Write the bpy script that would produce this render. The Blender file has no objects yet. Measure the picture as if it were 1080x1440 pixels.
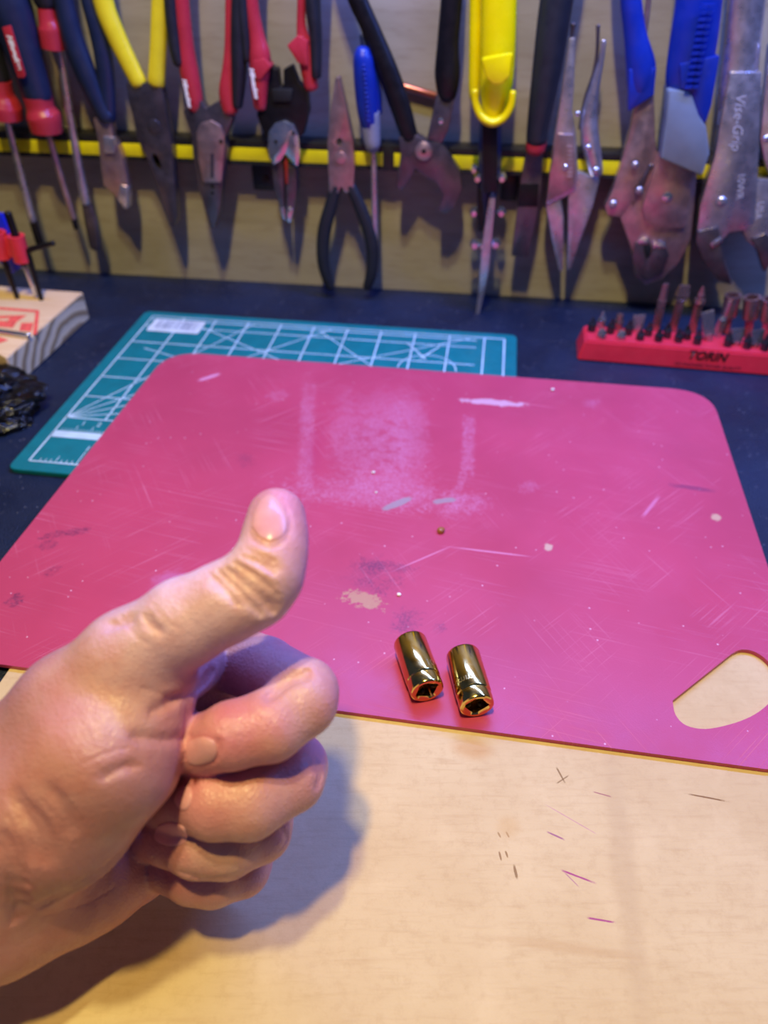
import bpy, bmesh, math, random
import numpy as np
from mathutils import Vector, Matrix
from mathutils.bvhtree import BVHTree

random.seed(7)
scene = bpy.context.scene
C = scene.collection

# ------------------------------------------------------------------ camera
F_PX, CX, CY, CAM_H = 1040.0, 540.0, 720.0, 0.256
PITCH = math.radians(40.3)
FWD = Vector((0, math.cos(PITCH), -math.sin(PITCH)))
DOWN = Vector((0, -math.sin(PITCH), -math.cos(PITCH)))
RIGHT = Vector((1, 0, 0))
CAM = Vector((0, 0, CAM_H))
cam_data = bpy.data.cameras.new('camera')
cam = bpy.data.objects.new('camera', cam_data)
C.objects.link(cam)
cam.location = CAM
cam.rotation_euler = (math.radians(90) - PITCH, 0, 0)
cam_data.sensor_fit = 'VERTICAL'
cam_data.sensor_height = 36.0
cam_data.lens = 36.0 * F_PX / 1440.0
cam_data.clip_start = 0.01
cam_data.dof.use_dof = True
cam_data.dof.focus_distance = 0.262
cam_data.dof.aperture_fstop = 9.0
scene.camera = cam

# ------------------------------------------------------------------ light
world = bpy.data.worlds.new('world')
scene.world = world
world.use_nodes = True
bg = world.node_tree.nodes['Background']
bg.inputs[0].default_value = (0.26, 0.38, 1.0, 1)
bg.inputs[1].default_value = 0.10

def area(name, loc, target, size, power, color, size_y=None):
    ld = bpy.data.lights.new(name, 'AREA')
    ld.energy = power
    ld.color = color
    ld.size = size
    if size_y:
        ld.shape = 'RECTANGLE'
        ld.size_y = size_y
    o = bpy.data.objects.new(name, ld)
    C.objects.link(o)
    o.location = loc
    o.rotation_euler = (Vector(target) - Vector(loc)).to_track_quat('-Z', 'Y').to_euler()
    return o

area('warm_lamp', (-0.08, -0.03, 1.02), (-0.02, 0.20, 0), 0.035, 6.5, (1.0, 0.72, 0.22), 0.045)
area('white_lamp', (-0.06, 0.09, 0.98), (0.02, 0.22, 0), 0.035, 4.6, (0.93, 0.90, 0.46), 0.05)
area('blue_led_bar', (0.20, 0.41, 0.44), (0.18, 0.33, 0), 0.70, 5.4, (0.12, 0.24, 1.0), 0.02)

scene.view_settings.view_transform = 'Standard'
scene.view_settings.look = 'None'
scene.view_settings.exposure = 0.0
scene.view_settings.gamma = 1.0
scene.view_settings.use_curve_mapping = False

# ------------------------------------------------------------------ pixel to place helpers
def ray(u, v):
    return RIGHT * ((u - CX) / F_PX) + DOWN * ((v - CY) / F_PX) + FWD

def G(u, v, z=0.0):
    """point where the sight line meets the horizontal plane at height z"""
    r = ray(u, v)
    return CAM + r * ((z - CAM_H) / r.z)

def P(u, v, d):
    return CAM + ray(u, v) * d

WALL_ANG = math.radians(-7.6)
WA = Vector((math.cos(WALL_ANG), math.sin(WALL_ANG), 0))      # along the wall
WN = Vector((WA.y, -WA.x, 0))                                 # out of the wall, to the bench
W0 = Vector((0, 0.589, 0))

def W(u, v, off=0.0):
    """point on the vertical plane standing off metres in front of the wall"""
    r = ray(u, v)
    p0 = W0 + WN * off
    return CAM + r * ((p0 - CAM).dot(WN) / r.dot(WN))

# ------------------------------------------------------------------ objects
def link(name, me, mat=None, parent=None):
    o = bpy.data.objects.new(name, me)
    C.objects.link(o)
    if mat is not None:
        me.materials.clear()
        me.materials.append(mat)
    if parent is not None:
        o.parent = parent
        o.matrix_parent_inverse = parent.matrix_world.inverted()
    return o

def tag(o, label, cat, group=None, kind=None):
    o['label'] = label
    o['category'] = cat
    if group: o['group'] = group
    if kind: o['kind'] = kind
    return o

def empty(name, loc, label, cat, group=None):
    o = bpy.data.objects.new(name, None)
    o.empty_display_size = 0.01
    C.objects.link(o)
    o.location = loc
    o.matrix_world = Matrix.Translation(loc)
    return tag(o, label, cat, group)

def smooth(me, angle=35):
    me.shade_smooth()
    me.set_sharp_from_angle(angle=math.radians(angle))

def bm_mesh(bm, name, sm=35):
    me = bpy.data.meshes.new(name)
    bmesh.ops.recalc_face_normals(bm, faces=bm.faces[:])
    bm.to_mesh(me); bm.free()
    if sm: smooth(me, sm)
    return me

def prism_bm(outline, normal, thick, bevel=0.0, segs=2, centre=True, holes=()):
    """extrude a closed 3D polygon (list of Vector) along normal"""
    bm = bmesh.new()
    n = Vector(normal).normalized()
    sh = -n * (thick / 2) if centre else Vector((0, 0, 0))
    def loop(pts, off):
        return [bm.verts.new(p + off) for p in pts]
    a = loop(outline, sh); b = loop(outline, sh + n * thick)
    ea = []; eb = []
    N = len(outline)
    for i in range(N):
        bm.faces.new((a[i], a[(i + 1) % N], b[(i + 1) % N], b[i]))
        ea.append(bm.edges.get((a[i], a[(i + 1) % N]))); eb.append(bm.edges.get((b[i], b[(i + 1) % N])))
    for h in holes:
        ha = loop(h, sh); hb = loop(h, sh + n * thick); M = len(h)
        for i in range(M):
            bm.faces.new((ha[i], hb[i], hb[(i + 1) % M], ha[(i + 1) % M]))
            ea.append(bm.edges.get((ha[i], ha[(i + 1) % M]))); eb.append(bm.edges.get((hb[i], hb[(i + 1) % M])))
    if holes:
        bmesh.ops.triangle_fill(bm, edges=ea, use_beauty=True)
        bmesh.ops.triangle_fill(bm, edges=eb, use_beauty=True)
    else:
        bm.faces.new(a[::-1]); bm.faces.new(b)
    bmesh.ops.recalc_face_normals(bm, faces=bm.faces[:])
    if bevel > 0:
        es = [e for e in bm.edges if e in set(ea + eb)]
        bmesh.ops.bevel(bm, geom=es, offset=bevel, segments=segs, profile=0.5, affect='EDGES', clamp_overlap=True)
    return bm

def rounded(pts, r, n=5):
    """round the corners of a polygon of Vectors; r a number or one per corner"""
    out = []
    N = len(pts)
    for i in range(N):
        rr = r[i] if isinstance(r, (list, tuple)) else r
        p = pts[i]; a = pts[i - 1] - p; b = pts[(i + 1) % N] - p
        la, lb = a.length, b.length
        a = a.normalized(); b = b.normalized()
        ang = math.acos(max(-1, min(1, a.dot(b))))
        if rr <= 0 or ang > math.pi - 0.02:
            out.append(p); continue
        d = min(rr / math.tan(ang / 2), la * 0.48, lb * 0.48)
        p0 = p + a * d; p1 = p + b * d
        for k in range(n + 1):
            t = k / n
            out.append(p0 * (1 - t) ** 2 + p * 2 * t * (1 - t) + p1 * t * t)
    return out

def tube_bm(pts, radii, seg=14, flat=1.0, up=None, cap_round=True, bm=None):
    """loft along pts; radii in the plane, flat scales the other way (along up)"""
    bm = bm or bmesh.new()
    n = len(pts)
    P2 = list(pts); R2 = list(radii)
    if cap_round:
        t0 = (pts[0] - pts[1]).normalized(); t1 = (pts[-1] - pts[-2]).normalized()
        r0, r1 = radii[0], radii[-1]
        pre = [(pts[0] + t0 * r0 * math.sin(a) * 0.6, r0 * math.cos(a)) for a in (1.4, 1.0, 0.5)]
        post = [(pts[-1] + t1 * r1 * math.sin(a) * 0.6, r1 * math.cos(a)) for a in (0.5, 1.0, 1.4)]
        P2 = [p for p, _ in pre] + P2 + [p for p, _ in post]
        R2 = [r for _, r in pre] + R2 + [r for _, r in post]
    rings = []
    for i, (p, r) in enumerate(zip(P2, R2)):
        t = (P2[min(i + 1, len(P2) - 1)] - P2[max(i - 1, 0)]).normalized()
        u_ = Vector(up) if up is not None else WN
        s = t.cross(u_)
        if s.length < 1e-4: s = t.cross(Vector((1, 0, 0)))
        s.normalize(); w = s.cross(t).normalized()
        rings.append([bm.verts.new(p + s * (math.cos(2 * math.pi * k / seg) * r) + w * (math.sin(2 * math.pi * k / seg) * r * flat)) for k in range(seg)])
    for A, B in zip(rings, rings[1:]):
        for k in range(seg):
            bm.faces.new((A[k], A[(k + 1) % seg], B[(k + 1) % seg], B[k]))
    bm.faces.new(rings[0][::-1]); bm.faces.new(rings[-1])
    return bm

def spline(pts, sub=4):
    """Catmull-Rom through tuples"""
    arr = [np.array(p, float) for p in pts]
    if len(arr) < 3: return pts
    out = []
    for i in range(len(arr) - 1):
        p0 = arr[max(i - 1, 0)]; p1 = arr[i]; p2 = arr[i + 1]; p3 = arr[min(i + 2, len(arr) - 1)]
        for k in range(sub):
            t = k / sub
            out.append(0.5 * ((2 * p1) + (p2 - p0) * t + (2 * p0 - 5 * p1 + 4 * p2 - p3) * t * t + (3 * p1 - p0 - 3 * p2 + p3) * t ** 3))
    out.append(arr[-1])
    return [tuple(o) for o in out]

def box_bm(c, ax, ay, az, bevel=0.0, segs=2):
    """box of half vectors ax, ay, az around c"""
    bm = bmesh.new()
    c = Vector(c)
    vs = [bm.verts.new(c + ax * i + ay * j + az * k) for i in (-1, 1) for j in (-1, 1) for k in (-1, 1)]
    for f in ((0, 1, 3, 2), (4, 6, 7, 5), (0, 4, 5, 1), (2, 3, 7, 6), (0, 2, 6, 4), (1, 5, 7, 3)):
        bm.faces.new([vs[i] for i in f])
    bmesh.ops.recalc_face_normals(bm, faces=bm.faces[:])
    if bevel > 0:
        bmesh.ops.bevel(bm, geom=bm.edges[:], offset=bevel, segments=segs, profile=0.5, affect='EDGES', clamp_overlap=True)
    return bm

# ------------------------------------------------------------------ materials
def lin(c):
    """sRGB 0-255 to linear"""
    return tuple(((x / 255) / 12.92 if x / 255 <= 0.04045 else ((x / 255 + 0.055) / 1.055) ** 2.4) for x in c)

class NT:
    def __init__(s, name):
        s.m = bpy.data.materials.new(name); s.m.use_nodes = True
        s.t = s.m.node_tree; s.b = s.t.nodes['Principled BSDF']
    def n(s, kind, **kw):
        x = s.t.nodes.new(kind)
        for k, v in kw.items(): setattr(x, k, v)
        return x
    def l(s, a, b): s.t.links.new(a, b)
    def val(s, sock, v):
        if hasattr(v, 'is_linked') or hasattr(v, 'links'): s.l(v, sock)
        else: sock.default_value = v
    def math(s, op, a, b=0.0, c=None, clamp=False):
        x = s.n('ShaderNodeMath', operation=op, use_clamp=clamp)
        s.val(x.inputs[0], a); s.val(x.inputs[1], b)
        if c is not None: s.val(x.inputs[2], c)
        return x.outputs[0]
    def mix(s, fac, a, b, blend='MIX'):
        x = s.n('ShaderNodeMix', data_type='RGBA', blend_type=blend)
        s.val(x.inputs[0], fac)
        for i, v in ((6, a), (7, b)):
            if isinstance(v, tuple): x.inputs[i].default_value = (*v[:3], 1)
            else: s.l(v, x.inputs[i])
        return x.outputs[2]
    def coords(s, which='Object'):
        return s.n('ShaderNodeTexCoord').outputs[which]
    def mapping(s, vec, loc=(0, 0, 0), rot=(0, 0, 0), scale=(1, 1, 1)):
        x = s.n('ShaderNodeMapping'); s.l(vec, x.inputs[0])
        x.inputs[1].default_value = loc; x.inputs[2].default_value = rot; x.inputs[3].default_value = scale
        return x.outputs[0]
    def noise(s, vec, scale, detail=4, rough=0.55, dist=0.0):
        x = s.n('ShaderNodeTexNoise'); s.l(vec, x.inputs['Vector'])
        x.inputs['Scale'].default_value = scale; x.inputs['Detail'].default_value = detail
        x.inputs['Roughness'].default_value = rough; x.inputs['Distortion'].default_value = dist
        return x.outputs[0]
    def ramp(s, fac, lo, hi, a=0.0, b=1.0):
        x = s.n('ShaderNodeMapRange', interpolation_type='SMOOTHSTEP'); s.val(x.inputs[0], fac)
        x.inputs[1].default_value = lo; x.inputs[2].default_value = hi; x.inputs[3].default_value = a; x.inputs[4].default_value = b
        return x.outputs[0]
    def bump(s, h, strength=0.3, dist=0.001):
        x = s.n('ShaderNodeBump'); s.l(h, x.inputs['Height'])
        x.inputs['Strength'].default_value = strength; x.inputs['Distance'].default_value = dist
        s.l(x.outputs[0], s.b.inputs['Normal'])
    def base(s, c):
        if isinstance(c, tuple): s.b.inputs['Base Color'].default_value = (*c[:3], 1)
        else: s.l(c, s.b.inputs['Base Color'])
    def set(s, **kw):
        for k, v in kw.items():
            s.val(s.b.inputs[{'rough': 'Roughness', 'metal': 'Metallic', 'spec': 'Specular IOR Level', 'coat': 'Coat Weight', 'sss': 'Subsurface Weight', 'aniso': 'Anisotropic', 'trans': 'Transmission Weight', 'ior': 'IOR'}[k]], v)
        return s

MATS = {}
def mat(name, col, rough=0.5, metal=0.0, vary=0.12, scale=60, bump=0.0, bscale=400, spec=0.5):
    """plain procedural material: base colour with soft noise in value and roughness"""
    if name in MATS: return MATS[name]
    m = NT(name); c = lin(col)
    co = m.coords()
    nz = m.noise(co, scale, 4)
    dark = tuple(x * (1 - vary) for x in c); light = tuple(min(1, x * (1 + vary)) for x in c)
    m.base(m.mix(m.ramp(nz, 0.3, 0.7), dark, light))
    m.set(metal=metal, spec=spec, rough=m.ramp(m.noise(co, scale * 2.3, 3), 0.3, 0.7, max(0.02, rough - 0.07), min(1, rough + 0.07)))
    if bump: m.bump(m.noise(co, bscale, 3), bump, 0.0004)
    MATS[name] = m.m
    return m.m
# ------------------------------------------------------------------ the setting
def wood_mat(name, c1, c2, c3, along=(6, 60, 60), scale=1.0, rough=0.55, vec_rot=(0, 0, 0), fleck=0.0, bump=0.15):
    m = NT(name)
    co = m.mapping(m.coords(), rot=vec_rot)
    v = m.mapping(co, scale=along)
    n1 = m.noise(v, 1.0 * scale, 5, 0.6, 0.6)
    n2 = m.noise(m.mapping(co, scale=tuple(a * 6 for a in along)), 1.0 * scale, 4, 0.6)
    col = m.mix(m.ramp(n1, 0.25, 0.75), lin(c1), lin(c2))
    col = m.mix(m.ramp(n2, 0.45, 0.8, 0, 0.45), col, lin(c3))
    m.base(col); m.set(rough=rough)
    m.bump(n2, bump, 0.0004)
    return m

wm = wood_mat('maple_plywood', (152, 143, 126), (168, 159, 142), (130, 116, 98), along=(5, 40, 40), scale=1.2)
WALLM = wm.m

def wall_box(name, s0, s1, z0, z1, o0, o1, m, parent=None, bevel=0.0, kind=None):
    c = W0 + WA * ((s0 + s1) / 2) + WN * ((o0 + o1) / 2) + Vector((0, 0, (z0 + z1) / 2))
    bm = box_bm(c, WA * ((s1 - s0) / 2), WN * ((o1 - o0) / 2), Vector((0, 0, (z1 - z0) / 2)), bevel)
    o = link(name, bm_mesh(bm, name), m, parent)
    return o

wall = wall_box('wall_back', -1.2, 1.2, -0.85, 1.3, -0.02, 0, WALLM)
wall['kind'] = 'structure'
floor = link('floor', bm_mesh(box_bm((0, 0, -0.86), Vector((1.6, 0, 0)), Vector((0, 1.2, 0)), Vector((0, 0, 0.01))), 'floor'), mat('concrete', (110, 108, 104), 0.8))
floor['kind'] = 'structure'

# bench: black coated top on a timber frame
m = NT('black_bench_coating')
co = m.coords()
sp = m.n('ShaderNodeTexVoronoi'); m.l(co, sp.inputs['Vector']); sp.inputs['Scale'].default_value = 330
spk = m.math('MULTIPLY', m.ramp(sp.outputs[0], 0.08, 0.2, 1, 0), m.ramp(m.noise(co, 60, 2), 0.48, 0.62))
m.base(m.mix(m.math('MULTIPLY', spk, 0.5), m.mix(m.ramp(m.noise(co, 14, 4), 0.3, 0.7), lin((12, 23, 48)), lin((20, 33, 62))), lin((150, 150, 165))))
m.set(rough=m.ramp(m.noise(co, 40, 3), 0.3, 0.7, 0.34, 0.55), spec=0.4)
m.bump(m.noise(co, 800, 4), 0.7, 0.0009)
BENCHM = m.m
bench = empty('workbench', (0, 0.2, -0.85), 'black coated workbench top against the wooden back wall', 'workbench')
def bench_pt(s, o, z): return W0 + WA * s + WN * o + Vector((0, 0, z))
top = link('bench_top', bm_mesh(prism_bm([bench_pt(-0.9, 0.0005, 0), bench_pt(0.9, 0.0005, 0), bench_pt(0.9, 0.80, 0), bench_pt(-0.9, 0.80, 0)], (0, 0, -1), 0.03, 0, centre=False), 'bench_top'), BENCHM, bench)
TIMB = wood_mat('bench_timber', (170, 130, 84), (190, 150, 100), (140, 104, 66), along=(30, 30, 4)).m
for s in (-0.85, 0.85):
    for o in (0.06, 0.74):
        link('leg', bm_mesh(box_bm(bench_pt(s, o, -0.44), WA * 0.035, WN * 0.035, Vector((0, 0, 0.41)), 0.003), 'leg'), TIMB, bench)

# thin kraft-faced hardboard sheet lying on the bench in front
m = NT('tan_hardboard')
co = m.coords()
fib = m.noise(m.mapping(co, scale=(60, 500, 60)), 1, 4, 0.6, 0.3)
blot = m.noise(co, 9, 4, 0.6)
col = m.mix(m.ramp(blot, 0.3, 0.7), lin((206, 176, 128)), lin((220, 194, 148)))
col = m.mix(m.ramp(fib, 0.45, 0.85, 0, 0.40), col, lin((186, 150, 104)))
col = m.mix(m.ramp(m.noise(co, 260, 5, 0.7), 0.45, 0.75, 0, 0.35), col, lin((190, 156, 110)))
col = m.mix(m.ramp(m.noise(co, 45, 4, 0.6), 0.5, 0.75, 0, 0.30), col, lin((232, 206, 160)))
SHEET = m
sheet_z = 0.003
sc = [G(4, 952, 0.003), None, None, None]
bx_dir = Vector((0.988, -0.157, 0)).normalized(); by_dir = Vector((0.157, 0.988, 0)).normalized()
o0 = G(6, 950, 0.003)
sheet_c = [o0 - by_dir * 0.22 - bx_dir * 0.004, o0 - by_dir * 0.22 + bx_dir * 0.46, o0 + by_dir * 0.11 + bx_dir * 0.46, o0 + by_dir * 0.004]
sheet_c = [Vector((p.x, p.y, 0)) for p in sheet_c]
def mark_mask(m, co2, s, t, rx, ry, rot, nscale, thr, soft=0.12):
    """soft ellipse around (s, t) metres broken up by noise"""
    mp = m.mapping(co2, loc=(0, 0, 0), rot=(0, 0, 0))
    sub = m.n('ShaderNodeVectorMath', operation='SUBTRACT'); m.l(mp, sub.inputs[0]); sub.inputs[1].default_value = (s, t, 0)
    ro = m.n('ShaderNodeVectorRotate', rotation_type='Z_AXIS'); m.l(sub.outputs[0], ro.inputs[0]); ro.inputs['Angle'].default_value = -rot
    sc_ = m.n('ShaderNodeVectorMath', operation='MULTIPLY'); m.l(ro.outputs[0], sc_.inputs[0]); sc_.inputs[1].default_value = (1 / rx, 1 / ry, 0)
    sep = m.n('ShaderNodeSeparateXYZ'); m.l(sc_.outputs[0], sep.inputs[0])
    pw = 2.0 if soft >= 0.5 else (3.0 if rx < 6 * ry else 10.0)
    ln = m.math('POWER', m.math('ADD', m.math('POWER', m.math('ABSOLUTE', sep.outputs[0]), pw), m.math('POWER', m.math('ABSOLUTE', sep.outputs[1]), pw)), 1 / pw)
    if nscale:
        nz = m.noise(co2, nscale, 5, 0.65)
        d = m.math('ADD', ln, m.math('MULTIPLY', m.math('SUBTRACT', nz, 0.5), thr))
    else:
        d = ln
    return m.ramp(d, 1 - soft, 1 + soft, 1, 0)

def mark_px(u0, v0, u1, v1, z):
    """stroke from pixel to pixel on plane z: centre, half length, angle"""
    a = G(u0, v0, z); b = G(u1, v1, z); c = (a + b) / 2; d = b - a
    return c.x, c.y, d.length / 2, math.atan2(d.y, d.x)

for (u0, v0, u1, v1, wd, colr, st) in [
        (770, 1170, 792, 1180, .0005, (150, 70, 120), .8), (775, 1136, 834, 1170, .0003, (190, 110, 150), .5), (793, 1225, 832, 1240, .0005, (165, 50, 120), .9), (828, 1291, 864, 1297, .0005, (165, 50, 120), .9),
        (795, 1228, 812, 1245, .0003, (165, 80, 130), .6), (836, 1114, 858, 1120, .0004, (150, 60, 90), .7), (970, 1117, 1018, 1126, .0005, (130, 90, 40), .9),
        (783, 1080, 794, 1100, .0005, (130, 95, 45), .8), (784, 1101, 799, 1091, .0004, (130, 95, 45), .7), (700, 1170, 704, 1178, .0005, (150, 110, 60), .7), (712, 1170, 716, 1178, .0005, (150, 110, 60), .7),
        (702, 1198, 705, 1210, .0005, (140, 100, 50), .8), (711, 1197, 714, 1206, .0005, (140, 100, 50), .8), (723, 1217, 727, 1235, .0007, (130, 92, 44), .8)]:
    s, t, L, an = mark_px(u0, v0, u1, v1, sheet_z)
    mk = mark_mask(m, m.coords(), s, t, L, wd * 0.62, an, 420, 1.1, 0.3)
    col = m.mix(m.math('MULTIPLY', mk, st), col, lin(colr))
for (u0, v0, u1, v1, wd, colr, st) in [(860, 1080, 905, 1440, .004, (188, 158, 118), .4), (640, 1050, 690, 1056, .004, (196, 140, 70), .5), (700, 1160, 730, 1165, .004, (205, 165, 105), .4), (700, 1320, 890, 1345, .0015, (190, 150, 100), .35)]:
    s, t, L, an = mark_px(u0, v0, u1, v1, sheet_z)
    col = m.mix(m.math('MULTIPLY', mark_mask(m, m.coords(), s, t, L, wd, an, 60, 0.8, 0.6), st), col, lin(colr))
m.base(col); m.set(rough=0.62, spec=0.3)
crs = [mark_px(*q, sheet_z) for q in ((870, 1090, 915, 1440), (905, 1120, 940, 1440))]
hh = m.math('ADD', m.math('MULTIPLY', fib, 0.5), m.math('MULTIPLY', m.noise(m.coords(), 700, 4, 0.7), 0.7))
for s, t, L, an in crs:
    hh = m.math('ADD', hh, m.math('MULTIPLY', mark_mask(m, m.coords(), s, t, L, .004, an, 30, 0.5, 0.9), 2.0))
m.bump(hh, 0.22, 0.0006)
sheet = tag(link('hardboard_sheet', bm_mesh(prism_bm(sheet_c, (0, 0, 1), 0.003, 0.0004, 1, centre=False), 'hardboard_sheet'), m.m),
    'tan hardboard sheet with pen ticks under the near edge of the pink board', 'hardboard')
# ------------------------------------------------------------------ green cutting mat
MAT_T = 0.003
ma = G(205, 437, MAT_T); mb = G(727, 471, MAT_T)
mx = (mb - ma).normalized(); my = Vector((-mx.y, mx.x, 0))
MAT_W = (mb - ma).length; MAT_H = 0.206
mo = ma - my * MAT_H                                   # near left corner
def MP(s, t, z=0.0): return Vector((mo.x, mo.y, 0)) + mx * s + my * t + Vector((0, 0, z))
cmat = empty('cutting_mat', MP(MAT_W / 2, MAT_H / 2), 'green self-healing cutting mat with white grid under the pink board', 'cutting mat')
TEAL = mat('teal_vinyl', (0, 112, 122), 0.42, 0, 0.08, 90, 0.2, 1500)
link('sheet', bm_mesh(prism_bm(rounded([MP(0, 0), MP(MAT_W, 0), MP(MAT_W, MAT_H), MP(0, MAT_H)], 0.006), (0, 0, 1), MAT_T, 0.0004, 1, centre=False), 'sheet'), TEAL, cmat)
INK = mat('white_print', (188, 212, 228), 0.5)
def mat_line(bm, s0, t0, s1, t1, w, z=MAT_T + 0.00005):
    d = Vector((s1 - s0, t1 - t0)); n = Vector((-d.y, d.x)).normalized() * (w / 2)
    pts = [(s0 + n.x, t0 + n.y), (s1 + n.x, t1 + n.y), (s1 - n.x, t1 - n.y), (s0 - n.x, t0 - n.y)]
    bm.faces.new([bm.verts.new(MP(a, b, z)) for a, b in pts])
bm = bmesh.new()
mg = 0.009; IN = 0.0254
x0, x1, y0, y1 = mg, MAT_W - mg, 0.009, MAT_H - 0.008
for a in ((x0, y0, x1, y0), (x0, y0, x0, y1), (x1, y0, x1, y1), (x0, y1, x1, y1), (x0, y1 - 0.005, x1 - 0.02, y1 - 0.005)):
    mat_line(bm, *a, 0.0011)
gy0 = y0 + 0.046
k = 0
while x0 + k * IN < x1 - 0.004:
    if k: mat_line(bm, x0 + k * IN, gy0, x0 + k * IN, y1, 0.0010)
    k += 1
k = 0
while gy0 + k * IN < y1 - 0.004:
    mat_line(bm, x0, gy0 + k * IN, x1 - 0.02, gy0 + k * IN, 0.0010)
    k += 1
mat_line(bm, x0, y0 + 0.028, x1, y0 + 0.028, 0.0065)                 # solid white band
for i in range(int((x1 - x0) / 0.0032)):
    h = 0.0125 if i % 8 == 7 else (0.006 if i % 4 == 3 else 0.003)
    mat_line(bm, x0 + 0.006 + i * 0.0032, y0, x0 + 0.006 + i * 0.0032, y0 + h, 0.0005)
for i in range(int((x1 - x0) / 0.002)):
    mat_line(bm, x0 + 0.004 + i * 0.002, y0 + 0.0315, x0 + 0.004 + i * 0.002, y0 + 0.0315 + (0.006 if i % 5 == 4 else 0.0025), 0.0004)
for an in (15, 30, 45, 60):                                          # protractor rays from the corner
    L = min((x1 - x0) / math.cos(math.radians(an)), (y1 - gy0) / math.sin(math.radians(an))) * 0.98
    mat_line(bm, x0, gy0, x0 + L * math.cos(math.radians(an)), gy0 + L * math.sin(math.radians(an)), 0.0008)
for an in (135, 150, 160):
    L = min((x1 - x0) / abs(math.cos(math.radians(an))), (y1 - gy0) / math.sin(math.radians(an))) * 0.95
    mat_line(bm, x1, gy0 , x1 + L * math.cos(math.radians(an)), gy0 + L * math.sin(math.radians(an)), 0.0008)
for i in range(24):                                                  # printed arc near the right side
    a0 = math.pi * i / 24; a1 = math.pi * (i + 1) / 24
    cx_, cy_, r_ = x1 - 0.052, y1 - 0.052, 0.020
    mat_line(bm, cx_ + r_ * math.cos(a0), cy_ + r_ * math.sin(a0), cx_ + r_ * math.cos(a1), cy_ + r_ * math.sin(a1), 0.0008)
mat_line(bm, x1 - 0.070, y1 - 0.015, x1 - 0.054, y1 - 0.038, 0.0010); mat_line(bm, x1 - 0.046, y1 - 0.018, x1 - 0.058, y1 - 0.038, 0.0010)
link('printed_grid', bm_mesh(bm, 'printed_grid', 0), INK, cmat)
def text_mesh(body, size, font_align='CENTER', extrude=0.0, bold=0.0, shear=0.0):
    cu = bpy.data.curves.new('t', 'FONT'); cu.body = body; cu.size = size; cu.align_x = font_align; cu.align_y = 'CENTER'
    cu.extrude = extrude; cu.offset = bold; cu.shear = shear; cu.resolution_u = 3
    o = bpy.data.objects.new('t', cu); C.objects.link(o)
    dg = bpy.context.evaluated_depsgraph_get()
    me = bpy.data.meshes.new_from_object(o.evaluated_get(dg))
    bpy.data.objects.remove(o); bpy.data.curves.remove(cu)
    return me
def place_text(name, body, size, origin, xdir, ydir, m_, parent, **kw):
    me = text_mesh(body, size, **kw)
    xd = Vector(xdir).normalized(); zd = xd.cross(Vector(ydir)).normalized(); yd = zd.cross(xd)
    M = Matrix((xd, yd, zd)).transposed().to_4x4(); M.translation = origin
    me.transform(M)
    return link(name, me, m_, parent)
for i in range(1, 4):
    place_text('printed_number', str(i), 0.006, MP(x0 + 0.004 + i * 0.01, y0 + 0.0405, MAT_T + 0.00006), mx, my, INK, cmat)
place_text('printed_number', '1', 0.007, MP(x0 + 0.006 + 7 * 0.0032, y0 + 0.0155, MAT_T + 0.00006), mx, my, INK, cmat)
# white bar code sticker in the far left corner
STK = mat('sticker_paper', (206, 216, 226), 0.45)
sa = MP(x0 + 0.006, y1 - 0.024, MAT_T)
sl = link('sticker', bm_mesh(prism_bm(rounded([MP(x0 + 0.004, y1 - 0.024, MAT_T), MP(x0 + 0.044, y1 - 0.024, MAT_T), MP(x0 + 0.044, y1 - 0.004, MAT_T), MP(x0 + 0.004, y1 - 0.004, MAT_T)], 0.0015), (0, 0, 1), 0.00015, 0, centre=False), 'sticker'), STK, cmat)
bm = bmesh.new(); rnd = random.Random(3); s = x0 + 0.008
while s < x0 + 0.040:
    w = rnd.choice((0.0004, 0.0006, 0.0010)); mat_line(bm, s, y1 - 0.019, s, y1 - 0.006, w, MAT_T + 0.0002); s += w + rnd.choice((0.0006, 0.0009, 0.0012))
link('bar_code', bm_mesh(bm, 'bar_code', 0), mat('grey_ink', (120, 132, 160), 0.5), sl)

# ------------------------------------------------------------------ pink flexible chopping board
BZ = 0.0033; BT = 0.0020; BTOP = BZ + BT
def line_x(a, b, c, d):
    l1 = np.cross([*a, 1], [*b, 1]); l2 = np.cross([*c, 1], [*d, 1]); q = np.cross(l1, l2); return q[:2] / q[2]
nearL = ((0, 934), (1080, 1082)); farL = ((330, 501), (900, 543)); leftL = ((0, 790), (185, 560)); rightL = ((1020, 615), (1077, 788))
q = [G(*line_x(*nearL, *leftL), BTOP), G(*line_x(*nearL, *rightL), BTOP), G(*line_x(*farL, *rightL), BTOP), G(*line_x(*farL, *leftL), BTOP)]
q = [Vector((p.x, p.y, BZ)) for p in q]
b_out = rounded(q, 0.026, 10)
hole_px = [(946, 985), (1028, 920), (1042, 913.5), (1060, 916), (1078, 928), (1092, 948), (1092, 972), (1078, 992), (1055, 1008), (1025, 1019), (992, 1025), (965, 1020), (950, 1005)]
hole = [G(u, v, BTOP) for u, v in spline([(a, b, 0) for a, b in hole_px] + [(946, 985, 0)], 3)[:-1] for _ in (0,)] if False else None
hp = spline([(a, b) for a, b in hole_px[1:]] + [hole_px[0]], 4)
hole = [Vector((G(u, v, BTOP).x, G(u, v, BTOP).y, BZ)) for u, v in hp]
m = NT('pink_flexible_plastic')
co = m.coords()
col = m.mix(m.ramp(m.noise(co, 12, 4), 0.3, 0.7), lin((181, 62, 94)), lin((193, 68, 102)))
def streaks(rot, sx, sy, lo, hi, seed):
    v = m.mapping(m.mapping(co, loc=(seed, seed * 2, 0), rot=(0, 0, rot)), scale=(sx, sy, 1))
    return m.ramp(m.noise(v, 1, 3, 0.5, 0.2), lo, hi)
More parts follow.
